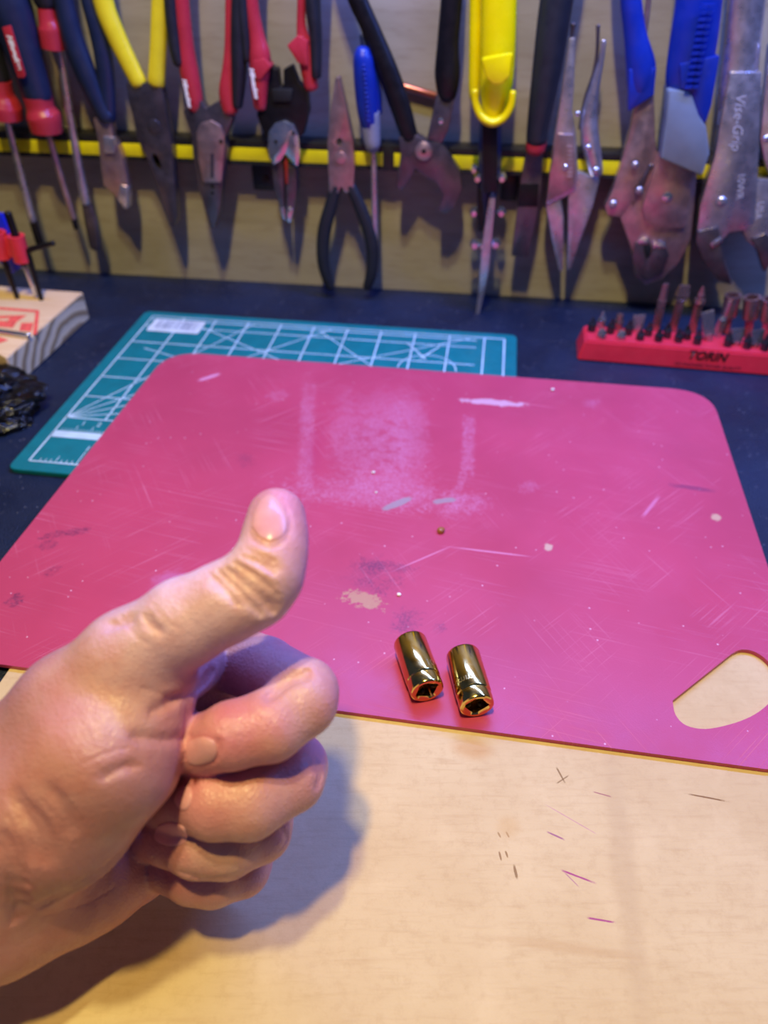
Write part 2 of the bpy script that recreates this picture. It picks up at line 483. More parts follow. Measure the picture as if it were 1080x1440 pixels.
sA = m.math('MULTIPLY', streaks(0.3, 14, 1500, .60, .68, 3), m.ramp(m.noise(co, 22, 2), 0.45, 0.6))
sB = m.math('MULTIPLY', streaks(-0.7, 18, 1300, .60, .68, 9), m.ramp(m.noise(co, 25, 2), 0.48, 0.6))
sC = m.math('MULTIPLY', streaks(1.1, 16, 1400, .61, .69, 5), m.ramp(m.noise(co, 19, 2), 0.5, 0.62))
scr = m.math('ADD', m.math('ADD', sA, sB), sC, clamp=True)
col = m.mix(m.math('MULTIPLY', scr, 0.42), col, lin((214, 120, 150)))
vo = m.n('ShaderNodeTexVoronoi'); m.l(co, vo.inputs['Vector']); vo.inputs['Scale'].default_value = 170
spk = m.math('MULTIPLY', m.ramp(vo.outputs[0], 0.05, 0.09, 1, 0), m.ramp(m.noise(co, 47, 2), 0.49, 0.56))
col = m.mix(m.math('MULTIPLY', spk, 0.7), col, lin((235, 190, 215)))
GRAIN = m.math('MULTIPLY', m.ramp(m.noise(co, 900, 3, 0.6), 0.36, 0.62, 0.25, 1.0), m.ramp(m.noise(co, 150, 4, 0.65), 0.36, 0.56, 0.25, 1.0))
LIL = (200, 122, 160); GRY = (110, 46, 84)
for (u0, v0, u1, v1, wd, ns, th, soft, colr, st) in [
        (540, 556, 536, 690, .019, 150, 2.3, .40, LIL, .60), (575, 560, 580, 660, .010, 220, 1.6, .35, LIL, .45), (486, 556, 480, 660, .008, 260, 2.6, .5, LIL, .45), (500, 672, 600, 682, .012, 330, 3.0, .4, LIL, .4),
        (434, 548, 428, 690, .0042, 300, 2.4, .4, LIL, .6), (660, 590, 657, 664, .0034, 330, 2.0, .35, LIL, .7), (655, 660, 640, 700, .002, 330, 2.4, .4, LIL, .5), (380, 552, 400, 560, .006, 420, 3.0, .4, LIL, .4),
        (420, 685, 640, 706, .010, 360, 3.4, .4, LIL, .6), (640, 700, 660, 722, .012, 420, 3.6, .4, LIL, .55),
        (655, 563, 735, 569, .0032, 170, 2.4, .18, (210, 164, 184), .9), (540, 716, 578, 700, .0022, 250, .7, .2, (158, 140, 150), .85), (610, 706, 640, 702, .0020, 250, .7, .2, (158, 140, 150), .8),
        (280, 535, 308, 526, .0018, 220, .7, .3, (220, 150, 190), .8), (822, 565, 842, 570, .005, 420, 3.2, .4, LIL, .35),
        (68, 754, 124, 744, .003, 260, 3.4, .3, GRY, .75), (12, 852, 30, 838, .0035, 260, 2.0, .3, GRY, .9), (60, 762, 75, 770, .004, 330, 2.5, .3, GRY, .6), (70, 800, 78, 806, .004, 330, 2.2, .3, GRY, .6),
        (505, 792, 548, 826, .009, 300, 4.2, .35, GRY, .65), (510, 795, 580, 800, .003, 330, 2.2, .3, GRY, .6), (562, 888, 580, 862, .005, 420, 3.6, .4, GRY, .6), (612, 880, 625, 884, .003, 420, 3.2, .4, GRY, .5), (340, 640, 350, 655, .004, 330, 2.6, .35, GRY, .35), (945, 682, 1000, 690, .0018, 250, 1.2, .35, (120, 50, 90), .6),
        (486, 836, 534, 850, .0038, 330, 4.0, .25, (190, 140, 110), .9), (1000, 725, 1012, 730, .0025, 300, 1.6, .3, (206, 170, 140), .8), (766, 768, 776, 771, .0022, 300, 1.4, .3, (206, 170, 150), .9),
        (218, 830, 258, 808, .007, 200, 2.0, .6, (196, 108, 160), .6), (735, 680, 750, 690, .006, 420, 3.4, .4, LIL, .4),
        (430, 640, 452, 640, .02, 80, 1.0, .9, (176, 40, 90), .3), (905, 725, 925, 700, .0009, 90, .4, .4, (214, 130, 170), .6), (640, 770, 740, 782, .0005, 60, .6, .5, (226, 150, 190), .7), (560, 800, 630, 770, .0004, 60, .6, .5, (226, 150, 190), .6)]:
    s, t, L, an = mark_px(u0, v0, u1, v1, BTOP)
    mk = mark_mask(m, co, s, t, L, wd, an, ns, th, soft)
    if colr in (LIL, GRY): mk = m.math('MULTIPLY', mk, GRAIN)
    col = m.mix(m.math('MULTIPLY', mk, st), col, lin(colr))
m.base(col)
m.set(rough=m.math('ADD', m.ramp(m.noise(co, 30, 4), 0.3, 0.7, 0.30, 0.42), m.math('MULTIPLY', scr, 0.2)), spec=0.4)
m.bump(m.math('ADD', m.noise(co, 1800, 2), m.math('MULTIPLY', scr, 1.2)), 0.10, 0.0004)
board = tag(link('chopping_board', bm_mesh(prism_bm(b_out, (0, 0, 1), BT, 0, centre=False, holes=(hole,)), 'chopping_board', 30), m.m),
    'scratched pink flexible chopping board with a rounded hand hole', 'chopping board')

# crumbs on the board
CRUMB = {'amber': mat('amber_crumb', (170, 110, 60), 0.3), 'white': mat('white_crumb', (235, 230, 225), 0.4)}
for u, v, r, c, lab in ((620, 748, 0.0022, 'amber', 'amber coloured resin crumb on the pink board'), (525, 665, 0.0010, 'white', 'tiny white speck on the pale label residue'), (529, 693, 0.0007, 'white', 'tiny white speck below the label residue'),
                        (777, 549, 0.0013, 'white', 'small pale crumb by the far edge of the pink board'), (561, 837, 0.0010, 'white', 'tiny white speck beside the cream paint chip')):
    bm = bmesh.new(); bmesh.ops.create_icosphere(bm, subdivisions=2, radius=r)
    rr = random.Random(u)
    for vv in bm.verts: vv.co *= 0.75 + 0.4 * rr.random(); vv.co.z *= 0.6
    zmin = min(vv.co.z for vv in bm.verts)
    p = G(u, v, BTOP)
    for vv in bm.verts: vv.co += Vector((p.x, p.y, BTOP - zmin))
    tag(link('crumb', bm_mesh(bm, 'crumb', 60), CRUMB[c]), lab, 'crumb')

# ------------------------------------------------------------------ two gold sockets
m = NT('gold_plated_steel'); co = m.coords()
m.base(m.mix(m.ramp(m.noise(co, 120, 4), 0.35, 0.7), lin((216, 184, 100)), lin((230, 200, 120)))); m.set(metal=1.0, rough=m.ramp(m.noise(co, 260, 3), 0.3, 0.7, 0.10, 0.20))
GOLD = m.m
DARKHOLE = mat('dark_oiled_steel', (44, 40, 34), 0.35, 0.8)
def socket(front_px, back_px, label, R=0.0071, L=0.0262, roll=0.3):
    """lies on the board, drive end towards the camera; lathe with a real square recess"""
    f = G(*front_px, BTOP + R); b = G(*back_px, BTOP + R)
    ax = (b - f); ax.z = 0; ax.normalize()
    side = Vector((0, 0, 1)).cross(ax).normalized(); upv = Vector((0, 0, 1))
    root = empty('socket', Vector((f.x, f.y, BTOP)), label, 'socket', 'gold sockets on the pink board')
    prof = [(0.0, 0.0052), (0.0, 0.0062), (0.0003, 0.0067), (0.0008, 0.0069), (0.0046, 0.0069), (0.0050, 0.0066), (0.0054, 0.0066), (0.0058, 0.0070), (0.0062, R), (L - 0.0012, R), (L - 0.0004, R - 0.0003), (L, R - 0.0009), (L, 0.0056), (L - 0.010, 0.0056), (L - 0.010, 0.0)]
    seg = 48
    bm = bmesh.new(); rings = []
    def pt(x, r, a): return f + ax * x + side * (r * math.cos(a)) + upv * (r * math.sin(a))
    for x, r in prof[:-1]:
        if x == L - 0.010 or (x == L and r == 0.0056):
            rings.append([bm.verts.new(pt(x, r * (0.93 + 0.07 * math.cos(6 * 2 * math.pi * k / seg)), 2 * math.pi * k / seg)) for k in range(seg)])
        else: rings.append([bm.verts.new(pt(x, r, 2 * math.pi * k / seg)) for k in range(seg)])
    for A, B in zip(rings, rings[1:]):
        for k in range(seg): bm.faces.new((A[k], A[(k + 1) % seg], B[(k + 1) % seg], B[k]))
    bm.faces.new(rings[-1])
    # front face down to a square drive hole with rounded notches
    def sq(a, h=0.0034):
        a = (a - roll); c_, s_ = abs(math.cos(a)), abs(math.sin(a)); r = h / max(c_, s_)
        return min(r, h * 1.32)
    bev = [bm.verts.new(pt(0.0006, sq(2 * math.pi * k / seg) + 0.0004, 2 * math.pi * k / seg)) for k in range(seg)]
    deep = [bm.verts.new(pt(0.0085, sq(2 * math.pi * k / seg), 2 * math.pi * k / seg)) for k in range(seg)]
    for A, B in ((rings[0], bev), (bev, deep)):
        for k in range(seg): bm.faces.new((A[k], B[k], B[(k + 1) % seg], A[(k + 1) % seg]))
    bm.faces.new(deep)
    link('body', bm_mesh(bm, 'body', 28), GOLD, root)
    # retaining notch dimples inside the drive and stamped size
    for a in (roll, roll + math.pi / 2, roll + math.pi, roll - math.pi / 2):
        b2 = bmesh.new(); bmesh.ops.create_icosphere(b2, subdivisions=2, radius=0.0011)
        for vv in b2.verts: vv.co = pt(0.0030, 0.0034, a) + vv.co
        link('detent', bm_mesh(b2, 'detent', 60), DARKHOLE, root)
    me = text_mesh('10mm', 0.0042, bold=0.00006)
    for vv in me.vertices:
        a = math.radians(118) - vv.co.y / R * 0 - (0)
        # letters run round the barrel
        a = STAMP_A + (vv.co.x / R)
        vv.co = pt(0.0092 - vv.co.y, R + 0.00006, a)
    link('size_stamp', me, mat('pale_gold_stamp', (250, 226, 150), 0.25, 1.0), root)
    return root
STAMP_A = math.radians(146)
socket((601, 972), (577, 905), 'gold socket lying nearer the hand, its size stamp turned away from the other socket')
STAMP_A = math.radians(48)
socket((671, 994), (652, 926), 'gold socket lying farther from the hand, its size stamp facing the other socket', roll=0.9)
# ------------------------------------------------------------------ magnetic tool strip on the wall
S_OFF = 0.018
def zW(u, v, off): return W(u, v, off).z
zt = zW(620, 207, S_OFF); zb = zW(620, 243, S_OFF); y_t = zW(620, 218, S_OFF); y_b = zW(620, 237, S_OFF)
BLKPL = mat('black_plastic', (26, 26, 30), 0.45, 0, 0.1, 80, 0.1)
strip = empty('magnetic_tool_strip', W0 + Vector((0, 0, zb)), 'black magnetic tool strip with a yellow band fixed along the wall', 'tool holder')
wall_box('bar', -0.62, 0.62, zb, zt, 0.0, S_OFF - 0.001, BLKPL, strip, 0.0015)
wall_box('yellow_band', -0.61, 0.61, y_b, y_t, S_OFF - 0.002, S_OFF - 0.0003, mat('yellow_band', (226, 218, 20), 0.4), strip, 0.0004)
wall_box('upper_rail', -0.62, 0.62, y_t + 0.0008, zt, S_OFF - 0.002, S_OFF, BLKPL, strip, 0.0006)
wall_box('lower_rail', -0.62, 0.62, zb, y_b - 0.0008, S_OFF - 0.002, S_OFF, BLKPL, strip, 0.0006)
def s_of(u, v, off): return (W(u, v, off) - W0).dot(WA)
for ua, ub in ((355, 392), (706, 730)):
    br = wall_box('bracket', s_of(ua, 250, 0.006), s_of(ub, 250, 0.006), zW(370, 268, 0.006), zb + 0.001, 0.0, 0.006, BLKPL, strip, 0.0008)
    cc = W((ua + ub) / 2, 252, 0.006)
    link('screw', bm_mesh(tube_bm([cc, cc + WN * 0.0012], [0.0028, 0.0025], 12, 1, (0, 0, 1), False), 'screw'), mat('dark_screw', (60, 52, 44), 0.4, 0.8), br)
wall_box('end_clip', s_of(538, 230, S_OFF), s_of(554, 230, S_OFF), zb, zt, S_OFF - 0.001, S_OFF + 0.0006, BLKPL, strip, 0.0003)

# ------------------------------------------------------------------ helpers for hung tools
def tw(name, pts, off, m_, parent, flat=1.0, sub=4, seg=14, cap=True):
    """round part: (u, v, half width) in pixels on the plane standing off from the wall"""
    sp = spline(pts, sub) if len(pts) > 2 else pts
    c = [W(u, v, off) for u, v, w in sp]
    r = [(W(u + w, v, off) - W(u - w, v, off)).length / 2 for u, v, w in sp]
    return link(name, bm_mesh(tube_bm(c, r, seg, flat, WN, cap), name, 40), m_, parent)
def pl(name, pts, off, th, m_, parent, bevel=0.0008, rnd=0.0012, holes=(), segs=2):
    """flat forged part: outline in pixels, th thick, its back on the plane off"""
    c = [W(u, v, off) for u, v in pts]
    c = rounded(c, rnd, 3) if rnd else c
    hs = [[W(u, v, off) for u, v in h] for h in holes]
    return link(name, bm_mesh(prism_bm(c, WN, th, bevel, segs, centre=False, holes=hs), name, 40), m_, parent)
def rivet(name, u, v, rpx, off, h, m_, parent, seg=14):
    c = W(u, v, off); r = (W(u + rpx, v, off) - c).length
    return link(name, bm_mesh(tube_bm([c, c + WN * h * 0.6, c + WN * h], [r, r * 0.95, r * 0.55], seg, 1, (0, 0, 1), False), name, 50), m_, parent)
def tool(name, u, v, label, cat, group=None):
    return empty(name, W(u, v, S_OFF), label, cat, group)
def circ(u, v, ru, rv, n=10, rot=0.0):
    return [(u + ru * math.cos(2 * math.pi * k / n) * math.cos(rot) - rv * math.sin(2 * math.pi * k / n) * math.sin(rot), v + ru * math.cos(2 * math.pi * k / n) * math.sin(rot) + rv * math.sin(2 * math.pi * k / n) * math.cos(rot)) for k in range(n)]

T = S_OFF
HB = mat('black_rubber_handle', (28, 30, 38), 0.5, 0, 0.1, 60, 0.15, 900)
NAVY = mat('navy_vinyl_grip', (26, 36, 66), 0.42, 0, 0.1, 60)
RED = mat('red_plastic_grip', (178, 46, 60), 0.32, 0, 0.08, 60)
YEL = mat('yellow_vinyl_grip', (232, 214, 40), 0.32, 0, 0.06, 60)
YEL2 = mat('bright_yellow_plastic', (242, 222, 0), 0.25, 0, 0.05, 60)
BLU = mat('blue_rubber_grip', (12, 40, 140), 0.38, 0, 0.1, 60)
GREYG = mat('grey_rubber_grip', (112, 124, 140), 0.45, 0, 0.08, 60)
STEEL = mat('worn_steel', (204, 198, 204), 0.33, 0.88, 0.18, 90, 0.08, 700)
CHROME = mat('bright_steel', (230, 230, 236), 0.2, 0.95, 0.1, 90)
DARKST = mat('dark_forged_steel', (104, 96, 104), 0.34, 0.8, 0.2, 90, 0.1, 700)
BLACKST = mat('black_oxide_steel', (40, 38, 42), 0.38, 0.7, 0.15, 90, 0.1, 700)
BROWNST = mat('brownish_steel', (188, 158, 156), 0.36, 0.85, 0.2, 90, 0.08, 700)
COPPER = mat('copper_rod', (190, 116, 92), 0.35, 0.9)
WHT = mat('white_ink', (236, 236, 240), 0.5)
DK = mat('dark_recess', (12, 12, 14), 0.7)

# --- screwdrivers at the left
o = tool('screwdriver', 50, 335, 'slotted screwdriver with red collar, the outermost one next to the hex key holder', 'screwdriver')
tw('handle', [(-100, -210, 20), (-78, -120, 23), (-38, 0, 21), (-12, 80, 16), (-1, 112, 14)], T + .012, HB, o)
tw('collar', [(-1, 112, 15), (2, 132, 16), (5, 144, 20), (6, 150, 22), (9, 166, 21)], T + .012, RED, o, cap=False)
tw('shaft', [(10, 168, 4.5), (28, 240, 4.5), (46, 310, 5)], T + .006, STEEL, o)
tw('blade', [(46, 310, 5.5), (51, 326, 6), (56, 342, 6)], T + .006, BLACKST, o, 0.4)
o = tool('screwdriver', 105, 320, 'screwdriver with black handle and red badge with white script', 'screwdriver')
tw('handle', [(-45, -190, 24), (-20, -90, 31), (8, 0, 32), (24, 45, 27), (40, 95, 22), (53, 136, 19)], T + .013, NAVY, o, 0.85)
tw('collar', [(53, 136, 19), (57, 151, 18), (60, 160, 21), (62, 166, 22), (66, 185, 20)], T + .012, RED, o, cap=False)
tw('shaft', [(67, 185, 4), (86, 250, 4), (104, 308, 4)], T + .005, BROWNST, o)
tw('tip', [(104, 308, 4.2), (107, 321, 3)], T + .005, BLACKST, o)
bo = T + .0245
bd = pl('badge', [(4, 38), (16, 35), (37, 105), (35, 109), (26, 109)], bo, .0012, RED, o, .0003, .0008)
b0 = W(9, 40, bo + .0014); b1 = W(31, 106, bo + .0014)
place_text('badge_script', 'Milwaukee', .0046, (b0 + b1) / 2, b1 - b0, (b1 - b0).cross(Vector(-WN)), WHT, bd, bold=.00025, shear=.3)
o = tool('screwdriver', 131, 345, 'long screwdriver with flared flat blade behind the navy cutters', 'screwdriver')
tw('handle', [(40, -190, 22), (50, -90, 25), (60, -20, 19), (65, 4, 15)], T + .008, HB, o)
tw('collar', [(65, 4, 12), (68, 26, 12.5), (71, 37, 15), (72, 43, 16), (75, 68, 15)], T + .008, RED, o, cap=False)
tw('shaft', [(84, 68, 5), (98, 160, 5), (112, 240, 5.5), (121, 285, 6.5)], T + .004, STEEL, o)
tw('blade', [(121, 285, 6.5), (128, 312, 9), (132, 340, 8), (133, 348, 7)], T + .004, DARKST, o, 0.35)

# --- cutters with navy grips
o = tool('diagonal_cutters', 165, 287, 'diagonal cutters with long navy grips and dark short jaws', 'pliers')
tw('grip', [(66, -160, 12), (76, -60, 14), (89, 0, 14), (101, 50, 15), (119, 100, 15), (140, 148, 12), (150, 166, 11)], T + .008, NAVY, o, .8)
tw('grip', [(96, -160, 9), (112, -60, 9), (124, 0, 10), (139, 50, 12), (148, 100, 12), (152, 166, 11)], T + .006, NAVY, o, .8)
pl('jaws', [(138, 162), (163, 162), (165, 190), (172, 200), (180, 225), (186, 255), (186, 270), (178, 284), (168, 270), (152, 255), (148, 225), (145, 195)], T, .009, BROWNST, o, .002)
pl('cutting_edge', [(175, 254), (186, 258), (186, 288), (181, 289), (172, 276)], T + .001, .009, STEEL, o, .002)
pl('jaws_shoulder', [(147, 190), (164, 192), (163, 215), (148, 214)], T + .008, .003, STEEL, o, .001)
# --- yellow long nose pliers
o = tool('long_nose_pliers', 250, 310, 'long nose pliers with plain yellow grips and dark jaws', 'pliers')
tw('grip', [(122, -200, 12), (130, -90, 14), (145, 0, 14), (161, 45, 13.5), (178, 82, 12.5), (195, 116, 11.5)], T + .007, YEL, o, .8)
tw('grip', [(232, -200, 11), (230, -90, 12), (225, 0, 11.5), (223, 60, 11.5), (220, 116, 11.5)], T + .007, YEL, o, .8)
pl('jaws', [(185, 113), (232, 113), (240, 160), (248, 200), (251, 250), (254, 300), (252, 312), (247, 310), (232, 265), (213, 215), (200, 190), (196, 165), (190, 140)], T, .010, DARKST, o, .0025, .0015, holes=(circ(227, 222, 5, 12, 10, -.35),))
rivet('pivot', 217, 178, 9, T + .010, .0008, DARKST, o)
# --- red and black long nose pliers
o = tool('long_nose_pliers', 305, 315, 'long nose pliers with red and black grips, two wire holes in the tip', 'pliers')
RB = 'red and black long nose pliers'
tw('grip', [(252, -180, 10), (250, -90, 11), (255, 0, 11), (261, 60, 11), (266, 100, 13), (274, 140, 11), (272, 152, 9)], T + .007, RED, o, .9)
tw('grip_back', [(236, -180, 9), (238, -90, 9), (240, 0, 9), (246, 60, 9), (252, 88, 8)], T + .009, HB, o, 1.2)
tw('grip', [(328, -180, 7), (326, -90, 7), (323, 0, 6), (322, 60, 6), (322, 95, 9), (320, 130, 12), (324, 155, 11)], T + .007, RED, o, .9)
tw('grip_back', [(345, -180, 10), (342, -90, 11), (337, 0, 11), (336, 60, 11), (336, 110, 10), (334, 148, 7)], T + .009, HB, o, 1.2)
pl('jaws', [(264, 152), (284, 130), (295, 149), (312, 138), (333, 162), (322, 190), (325, 205), (318, 250), (313, 296), (307, 315), (301, 315), (295, 295), (285, 260), (278, 220), (275, 185)], T, .010, DARKST, o, .0018)
pl('front_plate', [(278, 185), (283, 172), (298, 168), (312, 176), (317, 190), (316, 215), (313, 255), (287, 255), (280, 220)], T + .009, .0030, BROWNST, o, .0008, .002)
for q_ in ((299, 262), (299, 271)): rivet('wire_hole', *q_, 3.0, T + .0095, .0008, DK, o, 10)
pl('groove', [(296, 216), (301, 216), (301, 250), (296, 250)], T + .0118, .0004, DARKST, o, 0, 0)
rivet('pivot_pin', 311, 199, 3, T + .0118, .0006, DK, o)
me0 = place_text('grip_script', 'Milwaukee', .0040, W(263, 131, T + .0135), W(268, 150, T) - W(259, 108, T), (W(268, 150, T) - W(259, 108, T)).cross(Vector(-WN)), WHT, o, bold=.0002, shear=.3)
# --- wire stripper
o = tool('wire_stripper', 408, 308, 'wire stripper with red and black grips and silver pivot plate', 'pliers')
tw('grip', [(356, -170, 9), (350, -80, 10), (353, 0, 10), (361, 50, 11), (366, 80, 15), (365, 115, 13), (366, 150, 9)], T + .009, RED, o, .9)
tw('grip_back', [(340, -170, 8), (338, -80, 8), (341, 0, 9), (345, 50, 8), (348, 84, 6)], T + .010, HB, o, 1.3)
pl('thumb_stop', [(362, 80), (378, 78), (387, 90), (372, 108), (360, 105)], T + .004, .012, RED, o, .002)
tw('grip', [(430, -170, 7), (427, -80, 7), (424, 0, 6), (424, 40, 7), (430, 70, 12), (434, 100, 11), (438, 122, 10)], T + .009, RED, o, .9)
pl('thumb_stop', [(409, 60), (424, 46), (438, 54), (438, 90), (424, 84)], T + .004, .012, RED, o, .002)
tw('grip_back', [(448, -170, 9), (444, -80, 10), (440, 0, 11), (444, 50, 9), (445, 106, 7)], T + .011, HB, o, 1.3)
pl('body', [(371, 106), (384, 90), (395, 94), (398, 118), (403, 118), (403, 94), (414, 88), (423, 112), (435, 124), (438, 152), (430, 185), (420, 194), (378, 190), (366, 158)], T, .010, BLACKST, o, .002)
pl('stripping_gate', [(383, 124), (413, 124), (410, 142), (385, 142)], T + .009, .0025, DK, o, .0004)
pl('pivot_plate', [(378, 205), (379, 184), (388, 172), (401, 168), (414, 174), (421, 190), (423, 212), (420, 234), (413, 226), (402, 214), (396, 224), (386, 230), (380, 220)], T + .009, .0035, CHROME, o, .0012)
rivet('pin', 388, 199, 2.8, T + .0124, .0006, DK, o); rivet('pin', 413, 187, 2.8, T + .0124, .0006, DK, o)
pl('jaw', [(386, 226), (397, 214), (402, 228), (404, 304), (399, 290), (390, 262)], T, .009, DARKST, o, .0015)
pl('jaw', [(405, 226), (420, 232), (421, 260), (415, 300), (412, 308), (406, 304)], T, .009, DARKST, o, .0015)
pl('red_insert', [(400, 220), (405, 220), (406, 258), (402, 258)], T + .008, .0015, mat('red_lacquer', (150, 44, 34), .4), o, .0002, 0)
pl('jaw_tip', [(397, 286), (403, 286), (405, 306), (401, 300)], T + .001, .0090, CHROME, o, .001); pl('jaw_tip', [(407, 286), (416, 288), (412, 309), (407, 306)], T + .001, .0090, CHROME, o, .001)
place_text('grip_script', 'Milwaukee', .0042, W(357, 117, T + .0165), W(363, 140, T) - W(354, 92, T), (W(363, 140, T) - W(354, 92, T)).cross(Vector(-WN)), WHT, o, bold=.00025, shear=.3)
# --- small needle nose pliers hung nose up
o = tool('needle_nose_pliers', 490, 405, 'small needle nose pliers hanging nose up with thin black handles', 'pliers')
pl('jaws', [(475, 106), (480, 106), (490, 150), (499, 195), (501, 235), (499, 262), (488, 266), (483, 255), (479, 266), (467, 266), (465, 235), (464, 195), (469, 145)], T, .009, BROWNST, o, .0025, .001, holes=(circ(480, 195, 4.5, 6),))
rivet('pivot', 479, 222, 8, T + .009, .0010, BROWNST, o)
tw('handle', [(473, 262, 8), (465, 290, 9), (456, 325, 9.5), (454, 360, 9), (458, 385, 8), (465, 404, 6)], T + .006, HB, o, .8)
tw('handle', [(493, 262, 8), (506, 290, 9), (519, 325, 9.5), (524, 355, 9), (522, 385, 8), (516, 404, 6)], T + .006, HB, o, .8)
# --- small blue screwdriver
o = tool('screwdriver', 527, 355, 'small screwdriver with blue handle and clear grey collar', 'screwdriver')
tw('handle', [(511, 72, 11), (511, 84, 14.5), (514, 120, 16), (518, 160, 15), (522, 186, 11)], T + .0085, BLU, o)
tw('back_shell', [(522, 92, 9), (528, 130, 9), (531, 158, 7)], T + .005, BLU, o)
tw('hanging_loop', [(509, 50, 4), (512, 62, 5), (514, 72, 6)], T + .006, NAVY, o)
tw('collar', [(519, 158, 15), (522, 186, 13), (524, 204, 11), (525, 210, 8)], T + .008, mat('grey_translucent_plastic', (128, 132, 150), .3), o)
tw('shaft', [(525, 208, 3.5), (526, 240, 4.2), (527, 300, 4.5), (528, 350, 4.5)], T + .005, STEEL, o); tw('tip', [(528, 348, 4), (528, 357, 2.5)], T + .005, BLACKST, o)
bm = bmesh.new()
for i in range(13):
    p = W(511.5 + i * 0.55, 92 + i * 6.5, T + .0172); 
    vs = bmesh.ops.create_icosphere(bm, subdivisions=1, radius=.0011)['verts']
    for v_ in vs: v_.co += p
link('grip_dots', bm_mesh(bm, 'grip_dots', 60), BLU, o)
# --- tongue and groove pliers
o = tool('tongue_and_groove_pliers', 620, 290, 'tongue and groove pliers with spread black handles and round pivot bolt', 'pliers')
tw('handle', [(468, -110, 13), (484, -50, 13), (503, 0, 13.5), (521, 40, 13), (545, 100, 15), (563, 150, 14.5), (576, 192, 12)], T + .007, BLACKST, o, .7)
tw('handle', [(640, -110, 15), (637, -50, 15), (635, 0, 15.5), (630, 60, 15.5), (629, 100, 18), (629, 122, 16), (629, 134, 13)], T + .008, BLACKST, o, .7)
pl('upper_jaw_arm', [(615, 128), (641, 132), (632, 178), (622, 198), (602, 190)], T + .001, .009, DARKST, o, .0015)
pl('jaws', [(562, 188), (586, 184), (600, 192), (620, 195), (633, 213), (648, 235), (651, 260), (641, 285), (628, 295), (617, 291), (624, 268), (615, 252), (600, 244), (586, 232), (576, 250), (567, 263), (559, 258), (562, 235), (566, 212)], T, .010, DARKST, o, .002)
rivet('pivot_bolt', 596, 212, 12.5, T + .010, .003, BROWNST, o, 18); rivet('bolt_socket', 596, 213, 4, T + .0128, .0004, DK, o, 6)
rivet('pin', 620, 170, 4, T + .0095, .001, CHROME, o)
tag(link('copper_rod', bm_mesh(tube_bm([W(556, 118, .004), W(622, 137, .004)], [.0023, .0023], 10, 1, WN), 'copper_rod'), COPPER), 'thin copper rod on the wall behind the tongue and groove pliers', 'rod')
# --- aviation snips seen edge on
o = tool('aviation_snips', 672, 440, 'aviation snips with yellow handle, chrome bolts and long edge-on blade', 'snips')
tw('handle', [(706, -220, 22), (704, -100, 24), (702, 0, 25), (700, 70, 25), (698, 120, 23), (694, 160, 17), (692, 168, 14)], T + .018, YEL2, o, .8, seg=18)
tw('back_handle', [(668, -220, 9), (669, -100, 10), (669, 0, 9), (668, 80, 9), (667, 128, 8), (668, 140, 6)], T + .009, YEL2, o, 1.2)
tw('finger_guard', [(668, 128, 5), (669, 146, 5.5), (677, 164, 6), (692, 172, 6.5), (708, 166, 6), (718, 150, 5.5), (721, 130, 5)], T + .028, YEL2, o, 1.3, 5)
pl('thumb_pad', [(676, 80), (722, 72), (717, 106), (706, 117), (694, 118), (684, 108)], T + .032, .005, YEL2, o, .002, .002)
tw('body', [(690, 160, 15), (689, 200, 16), (688, 240, 16), (684, 280, 13), (680, 310, 9)], T + .009, NAVY, o, .9, seg=8)
pl('link_bar', [(678, 170), (700, 170), (700, 268), (680, 268)], T + .016, .006, BLACKST, o, .002)
pl('blade_back', [(672, 260), (684, 262), (680, 320), (672, 318)], T + .004, .010, BLACKST, o, .002)
pl('blade', [(689, 268), (697, 270), (693, 320), (688, 372), (680, 410), (673, 442), (669, 440), (674, 400), (677, 350), (684, 300)], T + .006, .013, STEEL, o, .0012, .001)
for (u, v, r) in ((667, 236, 6), (672, 248, 7), (706, 248, 7), (667, 296, 7), (705, 296, 7), (668, 341, 8), (697, 340, 8), (679, 342, 6), (692, 271, 5)):
    rivet('bolt', u, v, r, T + .008, .008, CHROME, o, 6)
# --- old file with a black handle
o = tool('file', 730, 357, 'flat file with black round handle and red ferrule band', 'file')
tw('handle', [(815, -190, 22), (800, -90, 25), (783, 0, 24), (769, 100, 21), (757, 175, 16), (755, 197, 15)], T + .013, NAVY if False else HB, o)
tw('ferrule_band', [(755, 196, 15), (753, 210, 14)], T + .012, RED, o)
pl('blade', [(740, 206), (764, 205), (761, 260), (755, 300), (742, 357), (719, 356), (726, 300), (732, 250)], T, .006, DARKST, o, .0012, .0008)
pl('painted_patch', [(731, 258), (758, 258), (756, 290), (728, 290)], T + .0055, .0009, BLACKST, o, .0002, 0)
# --- long nose locking pliers
LOCKG = 'locking pliers at the end of the tool strip'
o = tool('long_nose_locking_pliers', 790, 375, 'bare steel locking pliers with long thin nose and release lever', 'pliers')
pl('upper_arm', [(799, 50), (808, 50), (806, 120), (803, 150), (808, 180), (812, 240), (808, 264), (767, 284), (772, 240), (779, 190), (786, 145)], T, .010, STEEL, o, .003)
pl('front_plate', [(784, 186), (806, 188), (810, 240), (807, 262), (769, 282), (773, 240)], T + .009, .003, BROWNST, o, .001)
tw('adjusting_screw', [(806, 34, 4), (805, 44, 3), (804, 54, 3)], T + .006, DARKST, o)
pl('fixed_jaw', [(767, 282), (788, 274), (792, 300), (791, 376), (786, 376), (775, 330)], T + .001, .008, STEEL, o, .002)
pl('moving_jaw', [(798, 274), (812, 236), (842, 248), (832, 288), (816, 330), (801, 374), (796, 374), (798, 330)], T + .001, .008, STEEL, o, .002)
tw('lower_arm', [(849, 58, 3.5), (846, 82, 4), (837, 120, 7), (829, 160, 11), (830, 196, 13), (838, 238, 10), (838, 246, 8)], T + .006, STEEL, o, .7)
